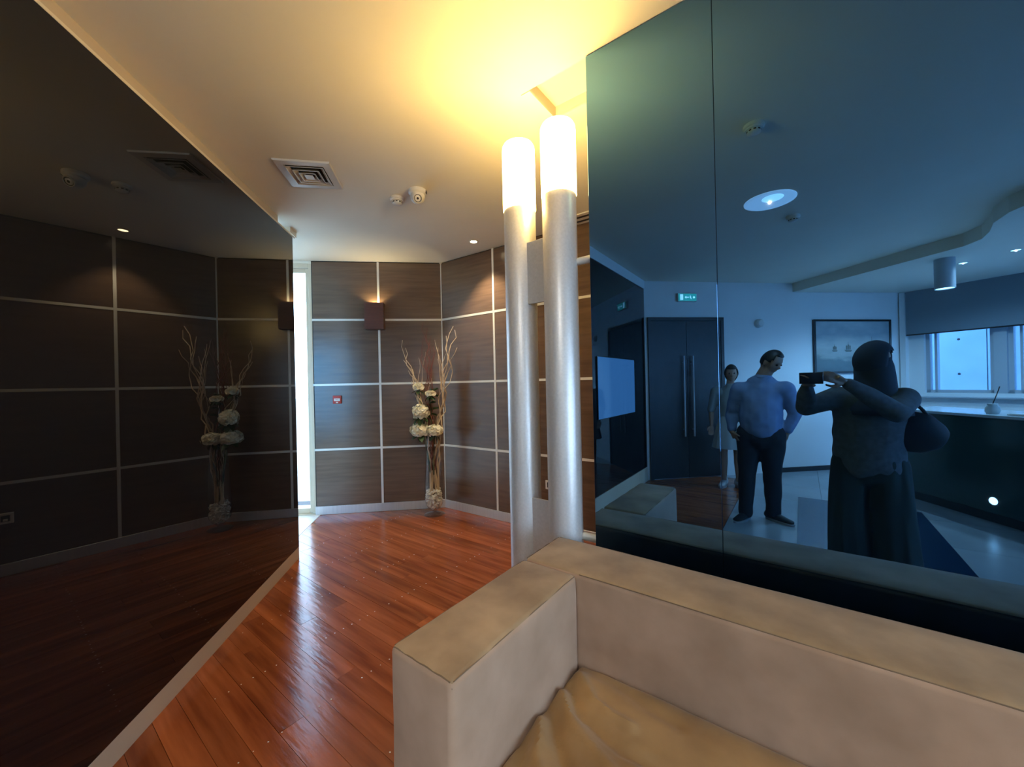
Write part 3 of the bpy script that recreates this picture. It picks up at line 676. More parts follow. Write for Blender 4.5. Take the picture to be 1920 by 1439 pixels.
def flower(x, y, z, r, label, kindf, seed, sq=.8, stem=True):
    rg = random.Random(seed); t = empty('flower', (VX+x, VY+y, z), 0, label, 'flower')
    bm = bmesh.new()
    def petal(c, nrm, s, cup=.3):
        q = nrm.to_track_quat('Z', 'Y').to_matrix(); rr = rg.uniform(0, 6); pts = []
        cen = bm.verts.new(c-nrm*s*.15)
        for k in range(8):
            a = k*PI/4+rr; w = s*(1+.12*math.sin(3*a)); pts.append(bm.verts.new(c+q@Vector((math.cos(a)*w, math.sin(a)*w*.8, cup*s*(.5+.5*math.cos(a*1))))))
        for k in range(8): bm.faces.new((cen, pts[k], pts[(k+1) % 8]))
    n = 170 if kindf == 'ball' else 64
    for k in range(n):
        if kindf == 'ball':
            ph = math.acos(1-1.75*(k+.5)/n); th = k*2.39996; d = Vector((math.sin(ph)*math.cos(th), math.sin(ph)*math.sin(th), math.cos(ph)))
            c = Vector((d.x*r, d.y*r, d.z*r*sq))*(rg.uniform(.80, 1.06)+.16*noise.noise(d*2.6+Vector((seed*3.1, 0, 0)))); petal(c, (d+Vector((rg.uniform(-.4, .4), rg.uniform(-.4, .4), rg.uniform(-.3, .3)))).normalized(), r*.24)
        else:
            f = (k+1)/n; th = k*2.39996; d = Vector((math.cos(th)*f, math.sin(th)*f, .75-.9*f)).normalized()
            c = Vector((math.cos(th)*r*.72*f, math.sin(th)*r*.72*f, r*sq*(.55-.75*f*f))); petal(c, d, r*(.22+.28*f), .5)
    bmesh.ops.create_icosphere(bm, subdivisions=2, radius=r*.62, matrix=Matrix.Diagonal((1, 1, sq, 1)))
    obj('petals', bm, M['petal'], t, smooth=False, fixn=False)
    if stem:
        bm = bmesh.new(); tube(bm, [(0, 0, -r*.3), (-x*.3, -y*.3, -(z-.9)*.5-.03), (-x*.75, -y*.7, -(z-.45))], .0035, 6); obj('stem', bm, M['leaf'], t)
    for k in range(5):
        a = rg.uniform(0, 6.28); bm = bmesh.new(); ln = r*rg.uniform(1.0, 1.5)
        rws = []
        for i in range(6):
            s = i/5; w = math.sin(PI*min(1, s*.95+.04))*ln*.26; px = ln*s; pz = -.25*ln*s*s
            rws.append([bm.verts.new((px, -w, pz+w*.3)), bm.verts.new((px, 0, pz)), bm.verts.new((px, w, pz+w*.3))])
        for p_, q_ in zip(rws, rws[1:]):
            bm.faces.new((p_[0], p_[1], q_[1], q_[0])); bm.faces.new((p_[1], p_[2], q_[2], q_[1]))
        obj('leaf', bm, M['leaf'], t, (0, 0, -r*sq*.7), (rg.uniform(-.3, .3), rg.uniform(.1, .8), a))
    return t
flower(-.145, -.03, 1.435, .066, 'highest cream rose of the vase arrangement, at its left', 'rose', 1, .9)
flower(-.010, -.04, 1.36, .064, 'flat cream rose just right of and below the highest one', 'rose', 2, .62)
flower(-.120, -.05, 1.155, .086, 'single round cream hydrangea head in the middle of the arrangement', 'ball', 3, .95)
flower(-.135, -.05, .955, .095, 'left cream hydrangea of the two at the vase rim', 'ball', 4, .78)
flower(.028, -.05, .945, .088, 'right cream hydrangea of the two at the vase rim', 'ball', 5, .70)
# dark leaves clustered between the flowers
t = empty('leafy_sprig', (VX-.02, VY+.0, .9), 0, 'dark green leafy sprig between the cream flowers in the vase', 'leaves')
bm = bmesh.new(); tube(bm, [(0, 0, -.4), (.01, 0, 0), (0, .01, .48)], .004, 6); obj('stem', bm, M['leaf'], t)
rg = random.Random(9)
for k in range(22):
    bm = bmesh.new(); ln = rg.uniform(.07, .11); rws = []
    for i in range(6):
        s = i/5; w = math.sin(PI*min(1, s*.95+.04))*ln*.28; rws.append([bm.verts.new((ln*s, -w, w*.3)), bm.verts.new((ln*s, 0, -.2*ln*s*s)), bm.verts.new((ln*s, w, w*.3))])
    for p_, q_ in zip(rws, rws[1:]):
        bm.faces.new((p_[0], p_[1], q_[1], q_[0])); bm.faces.new((p_[1], p_[2], q_[2], q_[1]))
    obj('leaf', bm, M['leaf'], t, (rg.uniform(-.02, .03), rg.uniform(-.01, .03), rg.uniform(-.04, .46)), (rg.uniform(-.5, .5), rg.uniform(-.7, .5), rg.uniform(0, 6.28)))

# ------------------------------------------------------------ lounge behind the camera (seen in the glass)
angd = math.atan2(ddv.y, ddv.x)
dr = link('door_2', None, None, (-2.952, -.949, 0), (0, 0, angd)); dr['kind'] = 'structure'
bm = bmesh.new()
for a in ((-1.20, -1.15, -.03, 0, 0, 2.37), (-.05, 0, -.03, 0, 0, 2.37), (-1.15, -.05, -.03, 0, 2.32, 2.37)): bx(bm, *a)
obj('door_frame', bm, M['doorwood'], dr)
for a in ((-1.148, -.602), (-.598, -.052)):
    lf = box('door_leaf', a[0], a[1], -.022, 0, .01, 2.318, M['doorwood'], dr, .002)
    hx = a[1]-.07 if a[0] < -.7 else a[0]+.07
    bm = bmesh.new(); tube(bm, [(hx, -.06, .62), (hx, -.06, 1.80)], .013, 10); tube(bm, [(hx, -.06, .72), (hx, -.02, .72)], .008, 8); tube(bm, [(hx, -.06, 1.7), (hx, -.02, 1.7)], .008, 8)
    obj('door_handle', bm, M['frame'], lf)
def on_door(s, z): p = Vector(AG)-ddv*s; return (p.x, p.y, z)
ex = empty('exit_sign', on_door(.68, 2.60), angd, 'lit green and white emergency exit sign above the dark double door', 'sign')
box('housing', -.15, .15, -.04, 0, 0, .125, M['white'], ex, .004); box('sign_face', -.14, .14, -.0425, -.039, .010, .115, M['exit'], ex)
bm = bmesh.new()   # arrow, running figure, door
for a in ((-.115, -.085, -.0445, -.042, .055, .068), (-.02, .03, -.0445, -.042, .055, .068), (.07, .115, -.0445, -.042, .022, .104)): bx(bm, *a)
for pts in (((-.12, .0615), (-.095, .085), (-.095, .038)), ((.045, .0615), (.02, .085), (.02, .038)), ((-.066, .03), (-.045, .095), (-.03, .06))):
    vs = [bm.verts.new((x, -.0445, z)) for x, z in pts]; bm.faces.new(vs)
obj('pictogram', bm, M['exitw'], ex, smooth=False)
bl_ = empty('wall_alarm', on_door(1.849, 2.28), angd, 'round grey alarm sounder on the white wall beside the double door', 'alarm')
bm = bmesh.new(); lathe(bm, [(0, .075), (.045, .07), (.062, .05), (.066, .0)], 32); obj('housing', bm, M['white'], bl_, (0, 0, 0), (PI/2, 0, 0))
pc = empty('framed_painting', on_door(4.03, 1.50), angd, 'wide framed seascape painting of ships on the white lounge wall', 'painting')
bm = bmesh.new(); W_, H_, t_ = 1.39, .84, .03
for a in ((0, W_, -.035, 0, 0, t_), (0, W_, -.035, 0, H_-t_, H_), (0, t_, -.035, 0, t_, H_-t_), (W_-t_, W_, -.035, 0, t_, H_-t_)): bx(bm, *a)
obj('frame', bm, M['dark'], pc, (-.14, 0, 0))
def painting():
    m = mat('seascape', rough=.6); b = m.node_tree.nodes['Principled BSDF']
    tc = N(m, 'ShaderNodeTexCoord'); n = N(m, 'ShaderNodeTexNoise'); n.inputs['Scale'].default_value = 4; n.inputs['Detail'].default_value = 8
    mp = N(m, 'ShaderNodeMapping'); mp.inputs['Scale'].default_value = (1, 1, 2.2); L(m, tc.outputs['Object'], mp.inputs[0]); L(m, mp.outputs[0], n.inputs[0])
    sx = N(m, 'ShaderNodeSeparateXYZ'); L(m, tc.outputs['Object'], sx.inputs[0]); ad = N(m, 'ShaderNodeMath', operation='MULTIPLY_ADD'); ad.inputs[1].default_value = .35; L(m, n.outputs[0], ad.inputs[0]); L(m, sx.outputs['Z'], ad.inputs[2])
    r = N(m, 'ShaderNodeValToRGB'); e = r.color_ramp.elements; e[0].position = .15; e[0].color = (.10, .14, .15, 1); e[1].position = 1.0; e[1].color = (.42, .46, .45, 1)
    for p, c in ((.38, (.16, .20, .20)), (.45, (.34, .36, .33)), (.62, (.45, .46, .42)), (.8, (.25, .30, .33))):
        q = e.new(p); q.color = (*c, 1)
    L(m, ad.outputs[0], r.inputs[0]); L(m, r.outputs[0], b.inputs['Base Color']); return m
box('canvas', t_, W_-t_, -.022, -.002, t_, H_-t_, painting(), pc, loc=(-.14, 0, 0))
ship_m = mat('ship_paint', (.16, .17, .15), .7)
for (x, s_) in ((.30, 1.0), (.75, .6), (1.0, .45)):
    bm = bmesh.new()
    for dx, hh in ((0, .16), (.05, .22), (.10, .15)): bx(bm, x+dx*s_, x+dx*s_+.004, -.024, -.0215, .35, .35+hh*s_)
    for k in range(3): bx(bm, x-.02*s_+.05*s_*k, x+.02*s_+.05*s_*k, -.024, -.0215, .37, .37+(.10+.03*(k == 1))*s_)
    vs = [bm.verts.new((x+px*s_, -.0235, .35+pz*s_)) for px, pz in ((-.06, .02), (-.03, -.025), (.13, -.025), (.17, .025))]; bm.faces.new(vs)
    obj('painted_ship', bm, ship_m, pc, (-.14, 0, 0), smooth=False)

bd = empty('roller_blind', Vector((WB[0], WB[1], 2.065))+Matrix.Rotation(awin, 3, 'Z')@Vector((.085, .10, 0)), awin, 'dark roller blind half lowered over the lounge windows', 'blind')
bm = bmesh.new(); bx(bm, 0, 4.3, 0, .002, .015, .69); obj('blind_fabric', bm, M['blind'], bd)
bm = bmesh.new(); tube(bm, [(0, .001, .01), (4.3, .001, .01)], .010, 10); obj('bottom_rail', bm, M['dark'], bd)

# counter
c0 = Vector((-1.45, -3.30)); cdv = Vector((1, .355)).normalized()
ct = empty('bar_counter', (c0.x, c0.y, 0), math.atan2(cdv.y, cdv.x), 'long dark glossy bar counter with a pale top under the windows', 'counter')
box('front_panel', 0, 3.6, -.62, 0, .10, 1.02, M['counter'], ct, .003); box('plinth', .03, 3.57, -.58, -.05, 0, .10, M['dark'], ct)
box('counter_top', -.02, 3.62, -.66, .03, 1.02, 1.05, M['ctop'], ct, .004)
bm = bmesh.new(); lathe(bm, [(0, .007), (.032, .006), (.036, 0)], 24); obj('counter_glint', bm, M['ledw'], ct, (1.15, .001, .22), (-PI/2, 0, 0))  # glowing disc standing in for a downlight's reflection on the counter front
def on_counter(x, y): q = Matrix.Rotation(math.atan2(cdv.y, cdv.x), 3, 'Z')@Vector((x, y, 0)); return (c0.x+q.x, c0.y+q.y, 1.05)
for x_, y_, z_, e_ in ((-.98, -3.9, 2.756, 70), (-.54, -3.82, 2.756, 70), (-.93, -3.45, 2.425, 110), (-.524, -.389, 2.884, 45)):  # last spot is fill added below the round ceiling fitting
    ld = bpy.data.lights.new('lounge_lamp', 'SPOT'); ld.energy = e_; ld.color = (1, .95, .85); ld.spot_size = R(160); ld.spot_blend = .5; ld.shadow_soft_size = .008
    link('lounge_lamp', ld, None, (x_, y_, z_))
jr = empty('straw_jar', on_counter(1.05, -.12), 0, 'small squat jar with a thin straw on the bar counter', 'jar')
bm = bmesh.new(); lathe(bm, [(0, 0), (.04, 0), (.052, .025), (.05, .06), (.034, .085), (.036, .10), (0, .10)], 28); obj('jar_body', bm, M['cloth'], jr)
bm = bmesh.new(); tube(bm, [(0, 0, .09), (.03, 0, .19), (.055, .01, .27)], .004, 8); obj('straw', bm, M['dark'], jr)
tr_ = empty('paper_stack', on_counter(1.35, -.15), .3, 'flat white papers lying on the bar counter beside the jar', 'papers')
box('sheets', -.13, .13, -.09, .09, 0, .012, M['white'], tr_); box('sheets', -.10, .15, -.08, .10, .012, .018, M['white'], tr_)

# outside views through the lounge windows
nb_ = box('concrete_wall', -1.6, 1.0, -.3, 0, -.14, 3.6, M['concrete'], None, loc=(-2.25, -7.6, 0), rot=(0, 0, awin)); tag(nb_, 'pale concrete wall with tie holes outside the lounge window', 'wall')
for x in (-1.1, -.45, .2, .75):
    for z in (1.45, 2.1, 2.75):
        bm = bmesh.new(); lathe(bm, [(0, .001), (.022, .001), (.022, 0)], 12); obj('tie_hole', bm, M['dark'], nb_, (x, .0, z), (-PI/2, 0, 0))
for x in (-.77, -.1, .5): box('joint', x-.006, x+.006, -.001, .002, -.1, 3.6, M['dark'], nb_)
fb = empty('distant_building', (2, -22, -.14), .1, 'pale low building with a satellite dish beyond the lounge window', 'building')
box('walls', -9, 7, -3, 3, 0, 4.0, M['concrete'], fb)
for k in range(6): box('window', -8+k*2.4, -7+k*2.4, 2.98, 3.03, 1.2, 2.6, M['frame'], fb)
box('parapet', -9.1, 7.1, -3.1, 3.1, 4.0, 4.25, M['concrete'], fb)
bm = bmesh.new(); lathe(bm, [(0, 0), (.5, .08), (.8, .24), (.9, .34)], 28); obj('satellite_dish', bm, M['white'], fb, (-1.0, 2.0, 5.0), (-PI/2.6, 0, 0))
bm = bmesh.new(); tube(bm, [(-1.0, 1.9, 4.2), (-1.0, 1.95, 5.0)], .05, 8); obj('dish_mast', bm, M['frame'], fb)
gw = box('garden_wall', -5, 3, -.1, .1, -.14, 1.25, M['paving'], None, loc=(-3.2, 7.4, 0), rot=(0, 0, .12)); tag(gw, 'low pale wall outside beyond the narrow glazed door', 'wall')

# ------------------------------------------------------------ people
def evalmesh(o):
    dg = bpy.context.evaluated_depsgraph_get(); dg.update(); me = bpy.data.meshes.new_from_object(o.evaluated_get(dg)); return me
LAT = [Vector((1, 0, 0))]        # the figure's left-right axis, for oval cross sections
def skin_bm(nodes, edges, sub=1, root=0):
    bm = bmesh.new(); nd = []
    for p, r in nodes: nd.append((Vector(p), r if isinstance(r, tuple) else (r, r)))
    for p, (ra, rb) in nd:
        x = LAT[0] if abs(ra-rb) > 1e-6 else Vector((1, 0, 0)); y = Vector((0, 0, 1)).cross(x); rz = min(ra, rb)
        m4 = Matrix.Translation(p)@Matrix(((x.x, y.x, 0, 0), (x.y, y.y, 0, 0), (x.z, y.z, 1, 0), (0, 0, 0, 1)))@Matrix.Diagonal((ra, rb, rz, 1))
        bmesh.ops.create_uvsphere(bm, u_segments=14, v_segments=10, radius=1, matrix=m4)
    for a, b in edges:
        (p, r), (q, t) = nd[a], nd[b]; d = (q-p)
        if d.length < 1e-5: continue
        d.normalize(); x = LAT[0]-d*LAT[0].dot(d)
        x = x.normalized() if x.length > .25 else d.orthogonal().normalized()
        y = d.cross(x); k = 16
        A = [bm.verts.new(p+x*r[0]*math.cos(2*PI*i/k)+y*r[1]*math.sin(2*PI*i/k)) for i in range(k)]
        B = [bm.verts.new(q+x*t[0]*math.cos(2*PI*i/k)+y*t[1]*math.sin(2*PI*i/k)) for i in range(k)]
        bm.faces.new(A[::-1]); bm.faces.new(B)
        for i in range(k): bm.faces.new((A[i], A[(i+1) % k], B[(i+1) % k], B[i]))
    return bm
def add_bm(dst, src):
    me = bpy.data.meshes.new('t'); src.to_mesh(me); src.free(); dst.from_mesh(me); bpy.data.meshes.remove(me)
def remesh(bm, vox, smooth=2):
    me = bpy.data.meshes.new('t'); bm.to_mesh(me); bm.free(); o = bpy.data.objects.new('t', me); C.objects.link(o)
    md = o.modifiers.new('r', 'REMESH'); md.mode = 'VOXEL'; md.voxel_size = vox
    if smooth: s_ = o.modifiers.new('s', 'SMOOTH'); s_.iterations = smooth; s_.factor = .5
    m2 = evalmesh(o); bpy.data.objects.remove(o); b = bmesh.new(); b.from_mesh(m2); bpy.data.meshes.remove(m2); return b
def head_bm(c, yaw, pitch, s=1.0, grow=0, cut=None, roll=0):
    """skull with nose, brow, chin, ears; looks along +y when yaw = 0"""
    bm = bmesh.new(); bmesh.ops.create_uvsphere(bm, u_segments=40, v_segments=28, radius=1)
    for v in bm.verts:
        x, y, z = v.co
        w = .074; d = .094; h = .118
        if z < 0: w *= 1-.30*(-z)**1.4; d *= 1-.12*(-z)
        px, py, pz = x*w, y*d, z*h
        if y > 0 and z < .0: py += .010*(-z)*y          # jaw forward
        if y > .5: py -= .012*(y-.5)*2                    # flatten the face
        if y > 0 and not grow:
            py += .026*math.exp(-((px/.012)**2+((pz+.012)/.020)**2))     # nose
            py += .007*math.exp(-((px/.026)**2+((pz+.055)/.009)**2))     # lips
            py += .008*math.exp(-((px/.02)**2+((pz+.095)/.018)**2))      # chin
            for sx_ in (-1, 1):
                py -= .011*math.exp(-(((px-sx_*.030)/.014)**2+((pz-.012)/.012)**2))
                py += .004*math.exp(-(((px-sx_*.030)/.020)**2+((pz-.034)/.008)**2))
        v.co = (px, py, pz)
    if not grow:
        for sx_ in (-1, 1):
            r_ = bmesh.ops.create_uvsphere(bm, u_segments=12, v_segments=8, radius=1)
            for v in r_['verts']: v.co = Vector((v.co.x*.010+sx_*.076, v.co.y*.018-.006, v.co.z*.032-.006))
    else:
        for v in bm.verts: v.co += v.co.normalized()*grow
    rot = Matrix.Rotation(yaw, 3, 'Z')@Matrix.Rotation(pitch, 3, 'X')@Matrix.Rotation(roll, 3, 'Y')
    if cut:
        dele = [v for v in bm.verts if cut(v.co)]; bmesh.ops.delete(bm, geom=dele, context='VERTS')
    for v in bm.verts: v.co = rot@(v.co*s)+Vector(c)
    return bm, rot
def eyes(parent, c, rot, s=1):
    for sx_ in (-1, 1):
        bm = bmesh.new(); bmesh.ops.create_uvsphere(bm, u_segments=12, v_segments=8, radius=.0105*s)
        p = Vector(c)+rot@(Vector((sx_*.030, .073, .012))*s); obj('eye', bm, M['eye'], parent, p)
def hand_bm(wrist, d, palm_n, s=1.0, curl=.5):
    """palm and five fingers; d: direction wrist to knuckles, palm_n: way the palm faces"""
    d = Vector(d).normalized(); pn = Vector(palm_n); pn = (pn-d*pn.dot(d)).normalized(); sd = d.cross(pn)
    w = Vector(wrist); bm = bmesh.new()
    nodes = [(w, (.020, .018)), (w+d*.035*s, (.030, .014)), (w+d*.075*s, (.034, .012))]
    add_bm(bm, skin_bm([(n[0], n[1]) for n in nodes], [(0, 1), (1, 2)], 1))
    # a wide flat palm from three side by side bars
    for k, (off, ln) in enumerate(((-.030, .068), (-.010, .076), (.010, .072), (.029, .058))):
        base = w+d*.030*s+sd*off*.6*s; kn = w+d*.088*s+sd*off*s; pts = [base, kn]; a = 0; cur = kn; seg = ln*s/3
        rr = [.011, .0098]
        for j in range(3):
            a += curl*(.9 if j else .6); dd = d*math.cos(a)+pn*math.sin(a); cur = cur+dd*seg*(1.25, 1.0, .8)[j]; pts.append(cur); rr.append((.0088, .0080, .0066)[j])
        add_bm(bm, skin_bm([(p, r*s) for p, r in zip(pts, rr)], [(i, i+1) for i in range(len(pts)-1)], 1))
    tb = w+d*.025*s-sd*.020*s; t1 = tb+(-sd*.9+d*.7+pn*.2).normalized()*.035*s; t2 = t1+(d*.9-sd*.2+pn*.5).normalized()*.032*s; t3 = t2+(d*.8+sd*.2+pn*.6).normalized()*.024*s
    add_bm(bm, skin_bm([(tb, .013*s), (t1, .0115*s), (t2, .0098*s), (t3, .0080*s)], [(0, 1), (1, 2), (2, 3)], 1))
    return bm
def chain(*nodes): return skin_bm(list(nodes), [(i, i+1) for i in range(len(nodes)-1)], 1)
V3 = Vector

def shoe(parent, ankle, dirv, mt, sole):
    d = V3((dirv[0], dirv[1], 0)).normalized(); a = V3((ankle[0], ankle[1], 0)); ang = math.atan2(d.y, d.x)-PI/2
    keep = LAT[0]; LAT[0] = V3((1, 0, 0))
    bm = skin_bm([(V3((0, -.055, .045)), (.036, .042)), (V3((0, .03, .048)), (.040, .038)), (V3((0, .11, .036)), (.042, .026)), (V3((0, .175, .030)), (.034, .020)), (V3((0, -.03, .09)), (.034, .040))], [(0, 1), (1, 2), (2, 3), (0, 4)], 2)
    LAT[0] = keep; bm = remesh(bm, .008, 2)
    for v in bm.verts: v.co.z = max(v.co.z, .012)
    sh = obj('shoe', bm, mt, parent, a, (0, 0, ang))
    bm = bmesh.new(); pts = []
    for k in range(20):
        t = k*PI/10; x = math.sin(t); y = math.cos(t); pts.append((x*.046*(1 if y > 0 else .85), .06+y*.145))
    poly_prism(bm, pts, 0, .020); obj('sole', bm, sole, sh)

def person_root(label, loc, group=None):
    return empty('person', loc, 0, label, 'person', group)

# --- photographer, holding the phone where the picture is taken from
LAT[0] = V3((.80, -.60, 0)); o0 = V3((.04, -.58, 0)); ph = person_root('woman in a dark headscarf, grey sweater and wide dark trousers, holding up a phone', o0)
def P(x, y, z): return V3((x, y, z))-o0
nkC = P(.045, -.59, 1.335); hdC = P(.062, -.583, 1.545)
shL, elL, wrL = P(-.098, -.47, 1.30), P(-.175, -.26, 1.235), P(-.055, -.115, 1.395)
shR, elR, wrR = P(.185, -.655, 1.29), P(.265, -.43, 1.215), P(.150, -.165, 1.415)
hip = P(.017, -.577, .86); hL, hR = P(-.06, -.52, .84), P(.094, -.634, .84)
kL, kR, aL, aR = P(-.07, -.50, .45), P(.125, -.64, .46), P(-.075, -.52, .08), P(.150, -.65, .08)
bm = bmesh.new()
add_bm(bm, chain((hip, (.135, .10)), (P(.02, -.58, 1.0), (.115, .085)), (P(.03, -.575, 1.16), (.13, .09)), (P(.042, -.575, 1.27), (.12, .08)), (nkC, .052), (P(.055, -.583, 1.43), .05)))
for a, b, c in ((shL, elL, wrL), (shR, elR, wrR)): add_bm(bm, chain((P(.042, -.575, 1.27).lerp(a, .6), .055), (a, .050), (a.lerp(b, .5), .043), (b, .036), (b.lerp(c, .4), .034), (c, .023)))
for a, b, c in ((hL, kL, aL), (hR, kR, aR)): add_bm(bm, chain((a, .085), (a.lerp(b, .5), .070), (b, .050), (b.lerp(c, .35), .048), (c, .030)))
hb_, rt_ = head_bm(hdC, R(-112), R(-8)); add_bm(bm, hb_)
fw = V3((0, 1, 0))
add_bm(bm, hand_bm(wrL, V3((.045, .055, .045)), V3((.3, .9, -.1)), .95, .32)); add_bm(bm, hand_bm(wrR, V3((-.02, .08, .03)), V3((-.9, .35, .1)), .95, .38))
obj('body', remesh(bm, .0065, 1), M['skin'], ph); eyes(ph, hdC, rt_)
bm = bmesh.new()
add_bm(bm, chain((P(.015, -.577, .83), (.20, .14)), (P(.02, -.577, 1.0), (.195, .13)), (P(.03, -.575, 1.16), (.205, .13)), (P(.042, -.575, 1.255), (.195, .11)), (P(.045, -.58, 1.31), (.14, .09)), (nkC, .075)))
for a, b, c in ((shL, elL, wrL), (shR, elR, wrR)): add_bm(bm, chain((P(.042, -.575, 1.25).lerp(a, .55), .085), (a, .080), (a.lerp(b, .5), .070), (b, .062), (b.lerp(c, .5), .056), (b.lerp(c, .93), .038)))
bm2 = remesh(bm, .011, 4)
for v in bm2.verts: v.co += V3((noise.noise(v.co*11), noise.noise(v.co*11+V3((5, 0, 0))), .3*noise.noise(v.co*9)))*.008
obj('sweater', bm2, M['sweat'], ph)
bm = bmesh.new(); add_bm(bm, chain((P(.015, -.577, .80), (.175, .13)), (P(.017, -.577, .92), (.15, .11))))
for a, b, c in ((hL, kL, aL), (hR, kR, aR)): add_bm(bm, chain((a, .11), (a.lerp(b, .5), .108), (b, .108), (b.lerp(c, .5), .118), (c+V3((0, 0, -.02)), .13)))
bm2 = remesh(bm, .013, 3)
for v in bm2.verts: v.co += V3((noise.noise(V3((v.co.x*16, v.co.y*16, v.co.z*2.5))), noise.noise(V3((v.co.x*16+7, v.co.y*16, v.co.z*2.5))), 0))*.014; v.co.z = max(v.co.z, .035)
obj('wide_trousers', bm2, M['wide'], ph)
bm, _ = head_bm(hdC+V3((0, 0, .006)), R(-112), R(-8), 1.04, .019, lambda c: c.y > .078 and -.085 < c.z < .062)
bm3 = bmesh.new(); lathe(bm3, [(.085, .24), (.108, .17), (.115, .09), (.12, .02), (.165, -.06), (.20, -.12), (.205, -.16)], 36)
for v in bm3.verts: v.co = V3((v.co.x*.98, v.co.y*.80, v.co.z))+V3((.055, -.59, 1.345))-o0+V3((0, 0, 0)); v.co += V3((noise.noise(v.co*14), noise.noise(v.co*14+V3((3, 3, 3))), 0))*.010
add_bm(bm, bm3); sc_o = obj('headscarf', bm, M['scarf'], ph); md = sc_o.modifiers.new('thickness', 'SOLIDIFY'); md.thickness = .004
for a, d in ((aL, (.45, .6)), (aR, (.62, .7))): shoe(ph, a, d, M['shoe'], M['sole'])
# phone held at the lens, bag on the shoulder
phn = empty('mobile_phone', (.047, -.010, 1.443), 0, 'dark mobile phone held up sideways in both hands', 'phone')
box('phone_body', -.075, .075, -.009, .0, -.037, .037, M['dark'], phn, .003, 2); box('screen', -.072, .072, -.0098, -.0088, -.034, .034, M['eye'], phn)
bg = empty('shoulder_bag', (.212, -.70, .975), R(-37), 'slouchy black shoulder bag hanging behind the arm of the photographing woman', 'bag')
bm = bmesh.new(); bmesh.ops.create_uvsphere(bm, u_segments=32, v_segments=20, radius=1)
for v in bm.verts:
    x, y, z = v.co; v.co = V3((x*.155*(1-.25*max(0, z)), y*.060, z*.135)); v.co += V3((0, 0, .012*noise.noise(v.co*14)))
obj('bag_body', bm, M['bag'], bg, (0, 0, .10))
bm = bmesh.new(); tube(bm, [(-.10, 0, .19), (-.09, .03, .25), (-.07, .06, .31), (-.05, .07, .345), (-.02, .055, .31), (.03, .02, .25), (.07, 0, .19)], .010, 8); obj('strap', bm, M['bag'], bg)

# --- man in the blue shirt, hands in pockets, looking down to his left
LAT[0] = V3((.79, -.61, 0)); o1 = V3((-1.16, -.97, 0)); mn = person_root('man in a light blue shirt and dark trousers looking down, hands in pockets', o1)
def P(x, y, z): return V3((x, y, z))-o1
fwd = V3((.62, .78, 0)); rgt = V3((.78, -.62, 0))
hdC = P(-1.055, -1.01, 1.605); nkC = P(-1.13, -.985, 1.47)
shL, elL, wrL = P(-1.31, -.865, 1.335), P(-1.385, -.84, 1.08), P(-1.335, -.79, .90)
shR, elR, wrR = P(-.995, -1.11, 1.335), P(-.955, -1.175, 1.09), P(-.975, -1.09, .91)
hip = P(-1.155, -.975, .90); hL, hR = P(-1.235, -.915, .88), P(-1.08, -1.03, .88)
kL, kR, aL, aR = P(-1.245, -.88, .48), P(-1.10, -1.04, .48), P(-1.25, -.855, .09), P(-1.135, -1.09, .09)
bm = bmesh.new()
add_bm(bm, chain((hip, (.15, .12)), (P(-1.155, -.97, 1.05), (.15, .13)), (P(-1.155, -.975, 1.22), (.15, .11)), (P(-1.15, -.98, 1.36), (.13, .085)), (nkC, .066), (nkC.lerp(hdC, .5), .064), (hdC+V3((-.02, .01, -.03)), .062)))
for a, b, c in ((shL, elL, wrL), (shR, elR, wrR)): add_bm(bm, chain((P(-1.15, -.98, 1.33).lerp(a, .6), .065), (a, .060), (a.lerp(b, .5), .050), (b, .042), (b.lerp(c, .4), .040), (c, .028)))
for a, b, c in ((hL, kL, aL), (hR, kR, aR)): add_bm(bm, chain((a, .10), (a.lerp(b, .5), .082), (b, .060), (b.lerp(c, .35), .056), (c, .036)))
hb_, rt_ = head_bm(hdC, R(-98), R(-34), 1.04); add_bm(bm, hb_)
pL = wrL+V3((.02, .0, -.03)); add_bm(bm, hand_bm(wrL, V3((.06, -.02, -.10)), V3((.5, -.6, 0)), .95, .25)); add_bm(bm, hand_bm(wrR, V3((-.03, .03, -.10)), V3((-.6, .3, 0)), .95, .25))
obj('body', remesh(bm, .0075, 1), M['skin'], mn); eyes(mn, hdC, rt_, 1.04)
bm, _ = head_bm(hdC, R(-98), R(-34), 1.04, .009, lambda c: c.z < .012 and c.y > -.02 or c.z < -.05 or (c.y > .045 and c.z < .085)); o = obj('hair', bm, M['hair'], mn); md = o.modifiers.new('t', 'SOLIDIFY'); md.thickness = .008
tors = [(P(-1.155, -.975, .93), (.185, .16)), (P(-1.152, -.965, 1.05), (.19, .155)), (P(-1.155, -.972, 1.20), (.185, .145)), (P(-1.155, -.985, 1.325), (.205, .115)), (P(-1.15, -.985, 1.40), (.135, .09)), (nkC+V3((.005, 0, -.015)), .074)]
bm = bmesh.new(); add_bm(bm, chain(*tors))
for a, b, c in ((shL, elL, wrL), (shR, elR, wrR)): add_bm(bm, chain((P(-1.15, -.98, 1.32).lerp(a, .55), .088), (a, .082), (a.lerp(b, .5), .070), (b, .060), (b.lerp(c, .5), .052), (b.lerp(c, .85), .044)))
bm2 = remesh(bm, .011, 4)
for v in bm2.verts: v.co += V3((noise.noise(v.co*12), noise.noise(v.co*12+V3((5, 0, 0))), .3*noise.noise(v.co*9)))*.007
obj('shirt', bm2, M['shirt'], mn)
bm = bmesh.new(); lathe(bm, [(.070, -.01), (.076, .0), (.070, .035), (.064, .036)], 28); obj('collar', bm, M['shirt'], mn, nkC+V3((0, 0, -.02)), (R(-14), R(10), 0))
bm = bmesh.new(); add_bm(bm, chain((P(-1.155, -.972, .84), (.175, .145)), (P(-1.155, -.972, .96), (.172, .142))))
